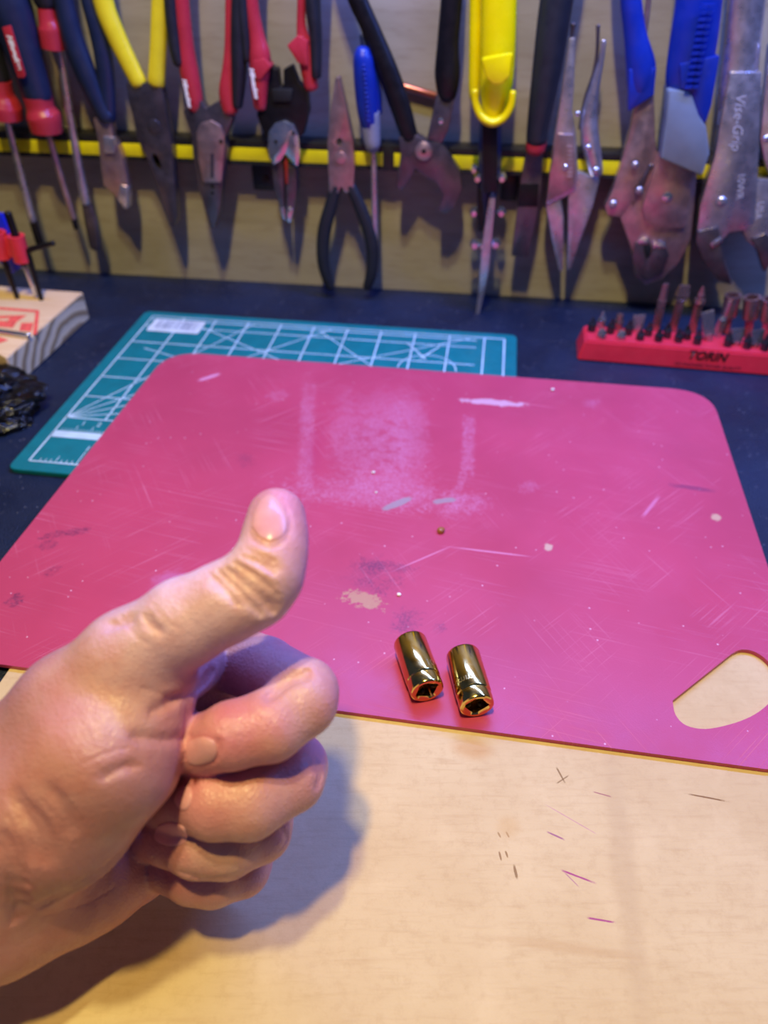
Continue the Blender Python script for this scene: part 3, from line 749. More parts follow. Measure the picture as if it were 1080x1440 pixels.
tw('release_lever', [(841, 36, 3), (840, 70, 2.5), (836, 104, 4), (826, 140, 6), (818, 180, 5)], T + .004, DARKST, o, .6)
for (u, v, r) in ((795, 235, 4.5), (827, 208, 5), (838, 240, 5.5), (812, 160, 4)): rivet('rivet', u, v, r, T + .0115, .0020, CHROME, o)
for k_ in range(8):
    a_ = W(801, 206 + k_ * 6, T + .0122); link('tooth', bm_mesh(box_bm(a_, WA * .0016, WN * .0005, Vector((0, 0, .0007))), 'tooth'), STEEL, o)
# --- locking pliers with blue grips
o = tool('locking_pliers', 908, 392, 'locking pliers with blue and grey rubber grips and short blunt jaws', 'pliers')
tw('lever_grip', [(880, -150, 13), (882, -70, 14), (887, 0, 15), (893, 50, 16), (901, 95, 21), (900, 120, 19), (896, 136, 14)], T + .008, BLU, o, .75)
pl('lever_grip_tip', [(881, 92), (919, 90), (916, 128), (880, 152)], T + .001, .0125, BLU, o, .004)
pl('lever', [(892, 140), (917, 126), (919, 190), (922, 214), (906, 258), (890, 285), (873, 300), (853, 298), (849, 285), (860, 262), (874, 216), (884, 180)], T + .001, .009, BROWNST, o, .002)
tw('release_lever', [(914, -20, 4), (910, 20, 4), (905, 60, 4)], T + .004, BROWNST, o, .6)
tw('handle_grip', [(1000, -190, 30), (993, -90, 33), (983, 0, 33), (975, 60, 34), (968, 105, 32), (966, 122, 28)], T + .012, BLU, o, .55, seg=20)
pl('grip_tongue', [(950, 84), (1005, 72), (994, 140), (985, 168), (975, 152), (966, 124), (952, 118)], T + .005, .0155, BLU, o, .004)
pl('grip_end', [(933, 116), (964, 122), (975, 153), (985, 168), (990, 205), (980, 236), (923, 212), (930, 160)], T + .002, .020, GREYG, o, .004, .002)
pl('body', [(924, 208), (977, 228), (973, 280), (968, 330), (952, 362), (930, 384), (905, 394), (892, 382), (886, 345), (870, 300), (888, 272), (904, 262), (908, 236)], T, .010, BROWNST, o, .003)
pl('front_plate', [(926, 210), (974, 230), (970, 278), (962, 318), (925, 318), (906, 308), (902, 290), (910, 262)], T + .009, .004, BROWNST, o, .0015)
pl('jaw', [(893, 338), (906, 340), (910, 362), (920, 346), (934, 342), (940, 356), (930, 382), (906, 393), (893, 382), (888, 360)], T + .008, .004, DARKST, o, .0015)
pl('jaw_gap', [(905, 336), (912, 336), (917, 350), (910, 366), (905, 352)], T + .0115, .0008, DK, o, .0002)
pl('tooth_insert', [(897, 336), (912, 334), (912, 343), (897, 343)], T + .011, .0014, CHROME, o, .0003); pl('tooth_insert', [(918, 342), (936, 340), (936, 349), (918, 349)], T + .011, .0014, CHROME, o, .0003)
tw('spring', [(896, 268, 3.5), (906, 250, 3.5), (916, 232, 3.5)], T + .010, DARKST, o)
for (u, v, r) in ((893, 232, 5.5), (862, 287, 6), (938, 277, 8), (899, 268, 6)): rivet('rivet', u, v, r, T + .012, .0020, CHROME if r > 7 else STEEL, o)
for r_ in range(13):
    for c_ in range(2):
        p = W(1000 - r_ * 1.9 - c_ * 9, 8 + r_ * 9.5, T + .0245 - c_ * .0005 - (.0022 if c_ == 0 else 0))
        link('grip_rib', bm_mesh(box_bm(p, WA * .0018, WN * .0012, (Vector((0, 0, .0009)) + WA * .0004)), 'grip_rib'), BLU, o)
# --- large curved jaw locking pliers
o = tool('curved_jaw_locking_pliers', 1010, 390, 'large bare steel locking pliers with curved open jaws', 'pliers')
tw('handle', [(1066, -200, 24), (1058, -90, 26), (1050, 0, 27), (1043, 70, 26), (1038, 120, 27), (1034, 170, 27)], T + .0055, STEEL, o, .5, seg=18)
pl('body', [(1020, 96), (1064, 96), (1060, 220), (1056, 300), (1046, 314), (1020, 318), (1008, 332), (1016, 364), (1026, 392), (1006, 386), (986, 362), (975, 330), (980, 282), (1000, 212)], T, .013, STEEL, o, .004)
pl('upper_jaw', [(977, 318), (1006, 312), (1010, 334), (1016, 364), (1026, 393), (1006, 387), (986, 362), (975, 334)], T + .004, .011, DARKST, o, .003)
pl('lower_jaw', [(1056, 246), (1082, 246), (1092, 300), (1086, 355), (1070, 376), (1062, 346), (1046, 332), (1036, 312)], T + .001, .010, STEEL, o, .003)
pl('lower_jaw_tip', [(1052, 330), (1072, 322), (1088, 335), (1084, 358), (1070, 378), (1062, 350)], T + .004, .009, DARKST, o, .003)
pl('lower_arm', [(1078, 60), (1120, 60), (1118, 250), (1086, 262), (1070, 220), (1064, 190)], T + .002, .010, STEEL, o, .003)
pl('tooth_insert', [(998, 342), (1014, 332), (1016, 338), (1000, 350)], T + .0148, .0012, CHROME, o, .0003)
rivet('rivet', 1014, 283, 8, T + .012, .0025, STEEL, o, 16); rivet('rivet', 1078, 195, 6, T + .011, .002, CHROME, o)
xd = W(1034, 215, T) - W(1042, 125, T)
place_text('engraved_script', 'Vise-Grip', .0088, W(1038, 172, T + .0134), xd, xd.cross(Vector(-WN)), mat('scratched_steel', (206, 206, 214), .4, .3), o, shear=.3)
xd = W(1040, 276, T) - W(1043, 244, T)
place_text('engraved_model', '10WR', .0066, W(1041, 262, T + .0132), xd, xd.cross(Vector(-WN)), mat('scratched_steel', (206, 206, 214), .4, .3), o)
xd = W(1065, 312, T) - W(1071, 282, T)
place_text('engraved_mark', 'USA', .0066, W(1068, 296, T + .0112), xd, xd.cross(Vector(-WN)), mat('scratched_steel', (206, 206, 214), .4, .3), o)
# ------------------------------------------------------------------ red bit holder with its bits
HH = 0.0145
f0 = G(813, 507); f1 = G(1080, 529)
hx = (f1 - f0).normalized(); hy = Vector((-hx.y, hx.x, 0)); HL = 0.172; HD = 0.029
def HP(s, t, z): return f0 + hx * s + hy * t + Vector((0, 0, z))
holder = empty('bit_holder', HP(HL / 2, HD / 2, 0), 'red rubber screwdriver bit holder with black lettering on the bench', 'bit holder')
RUB = mat('red_rubber', (206, 38, 62), 0.5, 0, 0.06, 80, 0.15, 900)
bm = bmesh.new()
lo_ = [HP(-.001, 0, 0), HP(HL, 0, 0), HP(HL, HD, 0), HP(-.001, HD, 0)]
hi_ = [HP(.0025, .0025, HH), HP(HL - .0025, .0025, HH), HP(HL - .0025, HD - .002, HH), HP(.0025, HD - .002, HH)]
vl = [bm.verts.new(p) for p in lo_]; vh = [bm.verts.new(p) for p in hi_]
bm.faces.new(vl[::-1]); bm.faces.new(vh)
for i in range(4): bm.faces.new((vl[i], vl[(i + 1) % 4], vh[(i + 1) % 4], vh[i]))
bmesh.ops.bevel(bm, geom=bm.edges[:], offset=.0012, segments=2, affect='EDGES')
link('block', bm_mesh(bm, 'block'), RUB, holder)
BLKINK = mat('black_ink', (24, 10, 16), .5)
fn = (HP(0, .0025, HH) - HP(0, 0, 0)).normalized()
def FP(u, v):
    """point on the sloping front face"""
    n_ = hx.cross(fn).normalized(); r = ray(u, v); return CAM + r * ((f0 - CAM).dot(n_) / r.dot(n_)) + n_ * .00045
fnorm = hx.cross(fn)
place_text('brand_lettering', 'TORIN', .0084, FP(994, 501), hx, fn, BLKINK, holder, bold=.00022, shear=.25)
place_text('small_lettering', 'WE ENGINEER POWER QUALITY', .0030, FP(994, 514.5), hx, fn, BLKINK, holder, shear=.2)
BITD = mat('dark_bit_steel', (84, 84, 94), .28, .85); BITL = mat('light_bit_steel', (196, 192, 196), .25, .92); BITP = mat('tinted_bit_steel', (180, 146, 144), .28, .9)
def hexrod(bm, a, b, ra, rb, n=6, rot=0.0):
    d = (b - a).normalized(); s = d.cross(Vector((0, 1, 0))).normalized(); w = s.cross(d)
    A = [bm.verts.new(a + s * ra * math.cos(2 * math.pi * k / n + rot) + w * ra * math.sin(2 * math.pi * k / n + rot)) for k in range(n)]
    B = [bm.verts.new(b + s * rb * math.cos(2 * math.pi * k / n + rot) + w * rb * math.sin(2 * math.pi * k / n + rot)) for k in range(n)]
    for k in range(n): bm.faces.new((A[k], A[(k + 1) % n], B[(k + 1) % n], B[k]))
    bm.faces.new(A[::-1]); bm.faces.new(B)
def flat_tip(bm, a, b, w0, w1, t):
    d = (b - a).normalized(); s = d.cross(Vector((0, 1, 0))).normalized(); w = s.cross(d)
    vs = [bm.verts.new(p + s * x * i + w * t_ * j) for p, x, t_ in ((a, w0, t), (b, w1, t * .35)) for i, j in ((-1, -1), (1, -1), (1, 1), (-1, 1))]
    for f in ((3, 2, 1, 0), (4, 5, 6, 7), (0, 1, 5, 4), (1, 2, 6, 5), (2, 3, 7, 6), (3, 0, 4, 7)): bm.faces.new([vs[i] for i in f])
def cross_tip(bm, a, b, r):
    """phillips point: four wings tapering to the end"""
    d = (b - a).normalized(); s = d.cross(Vector((0, 1, 0))).normalized(); w = s.cross(d)
    n = 8
    A = [bm.verts.new(a + (s * math.cos(math.pi * k / 4) + w * math.sin(math.pi * k / 4)) * (r if k % 2 == 0 else r * .55)) for k in range(n)]
    B = [bm.verts.new(b + (s * math.cos(math.pi * k / 4) + w * math.sin(math.pi * k / 4)) * (r * .3)) for k in range(n)]
    for k in range(n): bm.faces.new((A[k], A[(k + 1) % n], B[(k + 1) % n], B[k]))
    bm.faces.new(A[::-1]); bm.faces.new(B)
def bit(u, v, utop, vtop, kind, m_, label, group):
    a = G(u, v, HH + .0002)
    # the top is found on the vertical plane through the base
    r = ray(utop, vtop); t_ = (a - CAM).dot(WN) / r.dot(WN); b = CAM + r * t_
    bm = bmesh.new(); L = (b - a).length; d = (b - a) / L
    if kind == 'flat':
        hexrod(bm, a, a + d * L * .45, .0030, .0030); flat_tip(bm, a + d * L * .42, b, .0029, .0027, .0022)
    elif kind == 'wide':
        hexrod(bm, a, a + d * L * .25, .0026, .0026); flat_tip(bm, a + d * L * .2, b, .0036, .0042, .0020)
    elif kind == 'cross':
        hexrod(bm, a, a + d * L * .5, .0030, .0030); hexrod(bm, a + d * L * .45, a + d * L * .62, .0030, .0022, 10); cross_tip(bm, a + d * L * .6, b, .0022)
    elif kind == 'long_cross':
        hexrod(bm, a, a + d * L * .68, .0031, .0031); hexrod(bm, a + d * L * .66, a + d * L * .74, .0038, .0034, 12); hexrod(bm, a + d * L * .73, a + d * L * .84, .0024, .0024, 10); cross_tip(bm, a + d * L * .83, b, .0024)
    elif kind == 'long_flat':
        hexrod(bm, a, a + d * L * .70, .0031, .0031); flat_tip(bm, a + d * L * .68, a + d * L * .78, .0030, .0042, .0026); flat_tip(bm, a + d * L * .77, b, .0042, .0036, .0024)
    elif kind == 'long_square':
        hexrod(bm, a, a + d * L * .66, .0031, .0031); hexrod(bm, a + d * L * .65, b, .0028, .0022, 4)
    elif kind == 'ball':
        hexrod(bm, a, a + d * L * .5, .0030, .0030); hexrod(bm, a + d * L * .45, b, .0034, .0022, 12)
    elif kind == 'slim':
        hexrod(bm, a, a + d * L * .5, .0033, .0030); hexrod(bm, a + d * L * .48, a + d * L * .58, .0030, .0016, 10); hexrod(bm, a + d * L * .56, b, .0015, .0013, 8)
    elif kind == 'nut':
        hexrod(bm, a, a + d * L * .45, .0030, .0030)
        # hollow hexagon socket head
        s = d.cross(Vector((0, 1, 0))).normalized(); w = s.cross(d); n = 18
        def rg(p, rad, hx_=False): return [bm.verts.new(p + (s * math.cos(2 * math.pi * k / n) + w * math.sin(2 * math.pi * k / n)) * (rad * ((.9 if k % 3 else 1.0) if hx_ else 1))) for k in range(n)]
        R_ = [rg(a + d * L * .42, .0036), rg(a + d * L * .48, .0052), rg(b, .0056), rg(b, .0044, True), rg(b - d * .006, .0042, True)]
        bm.faces.new(R_[0][::-1]); bm.faces.new(R_[-1])
        for A, B in zip(R_, R_[1:]):
            for k in range(n): bm.faces.new((A[k], A[(k + 1) % n], B[(k + 1) % n], B[k]))
    o_ = link('screwdriver_bit' if kind != 'nut' else 'nut_driver_bit', bm_mesh(bm, 'bit', 30), m_)
    o_.location = (0, 0, 0)
    tag(o_, label, 'bit', group)
    return o_
for (u, v, ut, vt, where) in ((900, 477, 902, 463, 'in front of the broad flat slotted bit'), (926, 479, 928, 462, 'in front of the tall square pointed bit'), (954, 480, 956, 462, 'in front of the tall flat ended bit'), (980, 483, 984, 464, 'in front of the tall collared bit'), (1023, 486, 1027, 466, 'in front of the slim nut driver'), (1050, 489, 1054, 468, 'between the two broad slotted bits by the nut drivers'), (1075, 492, 1080, 470, 'at the end beyond the broad slotted bits')):
    bit(u, v, ut, vt, 'cross', BITD, 'short dark front row bit ' + where, 'front row of short dark bits')
for (u, v, ut, vt, where) in ((846, 475, 847, 464, 'by the end of the red holder'), (873, 476, 875, 466, 'in front of the copper tinted bit')):
    bit(u, v, ut, vt, 'ball', BITL, 'short bit with bright round end ' + where, 'bright ended short bits')
for (u, v, ut, vt, where) in ((832, 465, 834, 446, 'in the first hole of the red holder'), (858, 468, 862, 448, 'beside the pale cross point bit'), (883, 470, 887, 450, 'between the copper tinted and broad flat bits'), (911, 471, 915, 453, 'between the broad flat and square pointed bits'), (938, 474, 941, 454, 'between the tall square and tall flat ended bits'), (966, 476, 968, 457, 'between the tall flat ended and collared bits')):
    bit(u, v, ut, vt, 'cross', BITD, 'short dark middle row bit ' + where, 'middle row of short bits')
bit(845, 460, 849, 438, 'cross', BITL, 'pale cross point bit behind the first bits of the red holder', 'back row bits')
bit(869, 463, 872, 442, 'ball', BITP, 'copper tinted short bit in the back row of the red holder', 'back row bits')
bit(895, 465, 899, 443, 'wide', BITL, 'broad flat slotted bit in the back row of the red holder', 'back row bits')
bit(922, 463, 937, 399, 'long_square', BITP, 'tall bit with a plain square point in the red holder', 'tall bits')
bit(946, 464, 963, 401, 'long_flat', BITP, 'tall bit with a broad flat end in the red holder', 'tall bits')
bit(973, 467, 989, 403, 'long_cross', BITP, 'tall bit with a collar and cross point in the red holder', 'tall bits')
bit(997, 478, 995, 438, 'wide', BITL, 'slotted bit with a broad blade beside the tall collared bit', 'back row bits')
bit(1008, 472, 1026, 424, 'slim', BITL, 'bit with a slim pin end leaning beside the nut drivers', 'tall bits')
NG = 'nut driver bits'
bit(1020, 468, 1031, 415, 'nut', BITP, 'slim nut driver bit behind the slim pin bit', NG)
bit(1052, 472, 1058, 418, 'nut', BITP, 'nut driver bit with open hexagon mouth between two other nut drivers', NG)
bit(1076, 476, 1084, 420, 'nut', BITP, 'nut driver bit farthest from the slim pin bit', NG)
bit(1034, 484, 1038, 462, 'wide', BITL, 'broad slotted bit in front of the slim nut driver', 'broad bits by the nut drivers'); bit(1062, 487, 1066, 464, 'wide', BITL, 'broad slotted bit in front of the middle nut driver', 'broad bits by the nut drivers')

# ------------------------------------------------------------------ pine offcut with a red stamp
BH = 0.0215
PINE = wood_mat('pine_offcut', (222, 184, 140), (234, 204, 166), (196, 148, 100), along=(10, 90, 90), scale=1.0, vec_rot=(0, 0, 0.12))
# growth rings show on the sawn end
m = PINE
A_ = G(23, 544); B_ = G(126, 448); ld = Vector((-0.985, 0.17, 0)).normalized()
D0 = G(0, 530)
dl = (D0 - A_).normalized()
foot = [A_, B_, B_ + ld * 0.16, A_ + dl * 0.03 + ld * 0.14, A_ + dl * 0.03]
foot = [Vector((p.x, p.y, 0)) for p in foot]
block = empty('wood_block', (sum(foot, Vector()) / 5), 'pine board offcut with red stamp and sawn end on the bench', 'wood block')
bm = prism_bm(foot, (0, 0, 1), BH, 0.0008, 2, centre=False)
body = link('board', bm_mesh(bm, 'board', 30), m.m, block)
m2 = NT('pine_end_grain'); co = m2.coords()
ctr = A_.lerp(B_, 0.75) + Vector((0, 0, -0.035))
sub = m2.n('ShaderNodeVectorMath', operation='DISTANCE'); m2.l(m2.mapping(co), sub.inputs[0]); sub.inputs[1].default_value = ctr
rings = m2.math('SINE', m2.math('ADD', m2.math('MULTIPLY', sub.outputs['Value'], 640.0), m2.math('MULTIPLY', m2.noise(co, 40, 3), 5.0)))
m2.base(m2.mix(m2.ramp(rings, -0.4, 0.9), lin((206, 192, 160)), lin((146, 126, 92)))); m2.set(rough=.7); m2.bump(rings, .2, .0004)
en = (B_ - A_).normalized(); eo = Vector((en.y, -en.x, 0))
ep = [A_ + en * .0010 + Vector((0, 0, .0010)), B_ - en * .0010 + Vector((0, 0, .0010)), B_ - en * .0010 + Vector((0, 0, BH - .0010)), A_ + en * .0010 + Vector((0, 0, BH - .0010))]
link('sawn_end', bm_mesh(prism_bm(ep, eo, .0004, 0, centre=False), 'sawn_end', 0), m2.m, block)
STAMP = mat('red_stamp_ink', (240, 96, 86), .6, 0, .2, 400)
bm = bmesh.new()
def st_poly(*px_): bm.faces.new([bm.verts.new(G(u, v, BH + .00012)) for u, v in px_])
st_poly((-80, 426), (55, 436), (55, 439.5), (-80, 429.5)); st_poly((50, 438), (55.5, 438), (52, 470), (46, 470))
st_poly((30, 454), (47, 454), (44, 466), (27, 465)); st_poly((-4, 444), (38, 443), (24, 452), (10, 452), (14, 447), (-4, 448)); st_poly((-30, 450), (24, 452), (18, 461), (-30, 457)); st_poly((-60, 472), (0, 474), (12, 478), (-10, 486), (-60, 486))
link('red_stamp', bm_mesh(bm, 'red_stamp', 0), STAMP, block)
pz = BH + .0019
tag(link('steel_pin', bm_mesh(tube_bm([G(-70, 456, pz), G(40, 472, pz)], [.0019, .0019], 12, 1, (0, 0, 1)), 'steel_pin'), CHROME), 'short bright steel pin lying on the stamped pine offcut', 'pin')

# ------------------------------------------------------------------ hex key clip standing on the offcut
tip = G(58, 422, BH)
def K(u, v, off=0.0):
    r = ray(u, v); p0 = tip + WN * off; return CAM + r * ((p0 - CAM).dot(WN) / r.dot(WN))
clip = empty('hex_key_clip', tip, 'red and blue plastic clip holding black hex keys on the pine offcut', 'hex keys')
REDC = mat('red_clip_plastic', (214, 50, 66), .4)
def kt(name, pts, m_, off=0.0, seg=10, par=None):
    sp = spline(pts, 4) if len(pts) > 2 else pts
    return link(name, bm_mesh(tube_bm([K(u, v, off) for u, v, w in sp], [(K(u + w, v, off) - K(u - w, v, off)).length / 2 for u, v, w in sp], seg, 1, WN), name, 40), m_, par or clip)
for (ut, vt, ub_, vb_) in ((22, 331, 32, 367), (-4, 326, 4, 362)):
    a = K(ut, vt); b = K(ub_, vb_); d = (b - a).normalized(); s = d.cross(WN).normalized(); w = s.cross(d)
    ro = (K(ut + 11, vt) - a).length; bm = bmesh.new(); n = 18
    R_ = [[bm.verts.new(p + (s * math.cos(2 * math.pi * k / n) + w * math.sin(2 * math.pi * k / n)) * rr) for k in range(n)] for p, rr in ((a, ro * .55), (a, ro), (b, ro), (b, ro * .55))]
    for i in range(4):
        A, B = R_[i], R_[(i + 1) % 4]
        for k in range(n): bm.faces.new((A[k], A[(k + 1) % n], B[(k + 1) % n], B[k]))
    link('key_sleeve', bm_mesh(bm, 'key_sleeve', 40), REDC, clip)
link('web', bm_mesh(prism_bm([K(0, 330), K(18, 333), K(24, 362), K(8, 358)], WN, .004, .0006), 'web'), REDC, clip)
link('blue_wing', bm_mesh(prism_bm([K(-20, 296, -.008), K(4, 300, -.008), K(34, 374, -.008), K(16, 386, -.008), K(-14, 350, -.008)], WN, .004, .001), 'blue_wing'), mat('blue_clip_plastic', (24, 40, 200), .4), clip)
kt('hex_key', [(11, 300, 5), (21, 330, 5), (33, 372, 4.5)], BLACKST)
kt('hex_key', [(34, 370, 3.5), (50, 414, 3)], CHROME, -.003)
kt('hex_key', [(75, 342, 3.5), (56, 347, 3.5), (43, 351, 3.8), (39, 356, 4), (42, 366, 4), (58, 421, 3)], BLACKST, 0.0)
kt('hex_key', [(4, 360, 4), (14, 390, 3.5), (24, 418, 3)], BLACKST, 0.0)

# ------------------------------------------------------------------ crumpled black plastic packet
from mathutils import noise as mnoise
bm = bmesh.new(); bmesh.ops.create_icosphere(bm, subdivisions=5, radius=1)
cb = G(-62, 585)
for v_ in bm.verts:
    n0 = v_.co.copy()
    f_ = 1 + .22 * mnoise.noise(n0 * 2.2) + .16 * abs(mnoise.noise(n0 * 5.1 + Vector((3, 1, 2)))) + .07 * mnoise.noise(n0 * 12)
    z_ = max(n0.z * f_, -.25) + .25
    v_.co = Vector((cb.x + n0.x * f_ * .048, cb.y + n0.y * f_ * .040, z_ * .020 + .0002))
m = NT('black_film'); co = m.coords(); m.base(lin((7, 7, 11))); m.set(rough=.16, spec=.45); m.bump(m.noise(co, 150, 4, .6, 1.0), .8, .003)
tag(link('plastic_packet', bm_mesh(bm, 'plastic_packet', 25), m.m), 'crumpled glossy black plastic packet beside the green mat', 'packet')
# ------------------------------------------------------------------ the hand: a signed distance field meshed as one skin
def build_hand():
    VOX = 0.00085
    lo = np.array([-0.255, -0.045, 0.004]); hi = np.array([0.004, 0.182, 0.166])
    n = np.ceil((hi - lo) / VOX).astype(int)
    BIG = 0.03
    AX = [lo[i] + VOX * np.arange(n[i]) for i in range(3)]
    def PT(u, v, d): return np.array(P(u, v, d))
    def field(): return np.full(n, BIG, np.float32)
    def smin(a, b, k):
        if k <= 0: return np.minimum(a, b)
        h = np.maximum(k - np.abs(a - b), 0.0) / k
        return np.minimum(a, b) - h * h * h * k * (1 / 6.0)
    def sub_idx(pmin, pmax):
        i0 = np.clip(np.floor((pmin - lo) / VOX).astype(int), 0, n - 1); i1 = np.clip(np.ceil((pmax - lo) / VOX).astype(int) + 1, 1, n)
        return tuple(slice(a, max(a + 1, b)) for a, b in zip(i0, i1))
    def cone_d(sl, a, b, ra, rb):
        X = AX[0][sl[0]][:, None, None]; Y = AX[1][sl[1]][None, :, None]; Z = AX[2][sl[2]][None, None, :]
        ab = b - a; L2 = max(float(ab @ ab), 1e-12)
        t = np.clip(((X - a[0]) * ab[0] + (Y - a[1]) * ab[1] + (Z - a[2]) * ab[2]) / L2, 0, 1)
        return (np.sqrt((X - a[0] - t * ab[0]) ** 2 + (Y - a[1] - t * ab[1]) ** 2 + (Z - a[2] - t * ab[2]) ** 2) - (ra + (rb - ra) * t)).astype(np.float32)
    def add(Fd, a, b, ra, rb, k):
        m_ = max(ra, rb) + k + 0.006
        sl = sub_idx(np.minimum(a, b) - m_, np.maximum(a, b) + m_)
        Fd[sl] = smin(Fd[sl], cone_d(sl, a, b, ra, rb), k)
    def chain(Fd, pts, k):
        for (p, r), (q_, s) in zip(pts, pts[1:]): add(Fd, p, q_, r, s, k)
    def px(u, v, d, r): return PT(u, v, d), r * d / F_PX       # radius given in pixels
    def mm(u, v, d, r): return PT(u, v, d), r / 1000.0
    # --- palm, thumb and forearm
    palm = field()
    wr_r = px(8, 1084, 0.194, 78); wr_u = px(0, 1262, 0.201, 100)
    thumb_mcp = px(182, 926, 0.183, 66)
    mcps = [mm(296, 915, 0.224, 10.5), mm(280, 990, 0.234, 11), mm(258, 1075, 0.239, 10.5), mm(232, 1158, 0.238, 9.5)]
    wr_mid = mm(20, 1130, 0.215, 17)
    for q_ in mcps: chain(palm, [wr_mid, q_], 0.010)
    chain(palm, [mcps[0], mcps[1], mcps[2], mcps[3]], 0.010)
    chain(palm, [wr_r, wr_u], 0.012)
    chain(palm, [wr_r, px(98, 990, 0.188, 66), thumb_mcp], 0.010)
    # thenar
    chain(palm, [px(206, 968, 0.186, 71), px(152, 1056, 0.181, 98), px(84, 1134, 0.185, 104), px(20, 1180, 0.194, 108)], 0.010)
    # hypothenar
    chain(palm, [px(196, 1212, 0.222, 52), px(120, 1222, 0.214, 84), wr_u], 0.010)
    # forearm
    fa = [(np.array(P(-10, 1178, 0.201)), 0.0260), (np.array((-0.150, 0.054, 0.072)), 0.0265), (np.array((-0.200, 0.006, 0.088)), 0.0290), (np.array((-0.246, -0.036, 0.103)), 0.032)]
    chain(palm, fa, 0.012)
    # thumb
    th = field()
    ip = px(356, 828, 0.177, 54)
    chain(th, [thumb_mcp, px(262, 874, 0.180, 61), px(318, 847, 0.178, 56), ip], 0.004)
    chain(th, [ip, px(374, 806, 0.177, 51), px(384, 778, 0.179, 45), px(387, 752, 0.182, 42.5), px(389, 727, 0.186, 41)], 0.004)
    total = smin(palm, th, 0.006)
    # web between thumb and index
    add(total, PT(262, 940, 0.200), PT(296, 920, 0.222), 0.0085, 0.0085, 0.008)
    # --- fingers
    defs = [
        [mcps[0], px(372, 942, 0.212, 46), px(428, 973, 0.194, 47), px(425, 988, 0.191, 48), px(380, 1020, 0.186, 50), px(326, 1034, 0.184, 47), px(290, 1046, 0.188, 42), px(258, 1054, 0.196, 36)],
        [mcps[1], px(372, 1060, 0.218, 44), px(414, 1078, 0.204, 46), px(409, 1094, 0.199, 47), px(350, 1124, 0.192, 54), px(305, 1126, 0.191, 52), px(268, 1124, 0.197, 44), px(236, 1130, 0.205, 37)],
        [mcps[2], px(345, 1135, 0.226, 40), px(370, 1154, 0.214, 41), px(366, 1168, 0.209, 43), px(318, 1184, 0.203, 49), px(280, 1184, 0.201, 48), px(244, 1176, 0.206, 41), px(214, 1174, 0.213, 36)],
        [mcps[3], px(325, 1200, 0.232, 33), px(347, 1212, 0.223, 35), px(341, 1222, 0.219, 37), px(300, 1232, 0.214, 41), px(272, 1230, 0.213, 39), px(240, 1218, 0.216, 35), px(214, 1210, 0.221, 31)]]
    for d_ in defs:
        f_ = field()
        chain(f_, d_, 0.0022)
        total = smin(total, f_, 0.0011)
    # --- surface position under a pixel, by marching the field
    def samp(p):
        q_ = (p - lo) / VOX
        i = np.floor(q_).astype(int)
        if (i < 0).any() or (i >= n - 1).any(): return BIG
        f_ = q_ - i; x, y, z = i
        c = total[x:x + 2, y:y + 2, z:z + 2].astype(float)
        c = c[0] * (1 - f_[0]) + c[1] * f_[0]; c = c[0] * (1 - f_[1]) + c[1] * f_[1]
        return c[0] * (1 - f_[2]) + c[1] * f_[2]
    def hit(u, v, dmax=0.26):
        r = np.array(ray(u, v)); d = 0.13; c0 = np.array(CAM)
        while d < dmax:
            s = samp(c0 + r * d)
            if s < 0.0002: return c0 + r * d
            d += max(0.0003, min(s * 0.7, 0.004))
        return None
    # --- creases pressed into the skin
    def crease(pts, rad, depth):
        pp = [hit(*p) for p in spline(pts, 4)]
        pp = [p for p in pp if p is not None]
        for a, b in zip(pp, pp[1:]):
            if np.linalg.norm(a - b) > 0.012: continue
            m_ = rad + 0.004
            sl = sub_idx(np.minimum(a, b) - m_, np.maximum(a, b) + m_)
            dd = cone_d(sl, a, b, rad, rad)
            w = np.clip(1 - (dd + rad) / (2 * rad), 0, 1)
            total[sl] += (1.6 * depth * w * w * (3 - 2 * w)).astype(np.float32)
    CR = [
        ([(325, 806), (345, 822), (372, 842), (385, 858)], .0013, .0007), ([(310, 808), (330, 826), (352, 848), (368, 862)], .0011, .0005), ([(298, 814), (318, 832), (338, 852)], .0010, .00035), ([(335, 798), (358, 810), (378, 826)], .0010, .0004), ([(350, 783), (372, 792), (388, 800)], .0012, .0003),
        ([(240, 985), (262, 980), (285, 965), (300, 945)], .0013, .0006), ([(190, 1035), (225, 1040), (265, 1036)], .0011, .0005), ([(215, 1000), (235, 990), (252, 975)], .0010, .0004), ([(266, 985), (262, 1020), (255, 1050)], .0010, .0003),
        ([(145, 1092), (170, 1080), (190, 1078)], .0010, .0003), ([(40, 1140), (60, 1170), (70, 1210)], .0016, .0004), ([(20, 1120), (38, 1160), (44, 1210)], .0018, .0004), ([(70, 1110), (90, 1140), (100, 1170)], .0014, .0003), ([(5, 1180), (22, 1230), (26, 1290)], .0018, .0006),
        ([(180, 1195), (150, 1225), (110, 1250), (60, 1275)], .0022, .0007), ([(150, 880), (165, 875), (185, 868)], .0012, .0004), ([(205, 868), (212, 880), (225, 888)], .0010, .0004), ([(178, 868), (190, 884)], .0010, .0003),
        ([(430, 948), (412, 952), (396, 962), (378, 978)], .0014, .0009), ([(472, 955), (478, 968)], .0009, .0003), ([(305, 1044), (300, 1062), (290, 1074)], .0008, .0003), ([(445, 1075), (452, 1092), (446, 1108)], .0010, .0003),
        ([(396, 1168), (405, 1180)], .0009, .0003), ([(255, 1228), (290, 1237), (335, 1232)], .0009, .0003)]
    for c_ in CR: crease(*c_)
    # --- surface nets
    s = total
    ins = s < 0
    cnt = np.zeros(n - 1, np.int8)
    for i in (0, 1):
        for j in (0, 1):
            for k in (0, 1): cnt += ins[i:n[0] - 1 + i, j:n[1] - 1 + j, k:n[2] - 1 + k]
    act = (cnt > 0) & (cnt < 8)
    idx = -np.ones(n - 1, np.int32)
    cells = np.argwhere(act)
    idx[act] = np.arange(len(cells))
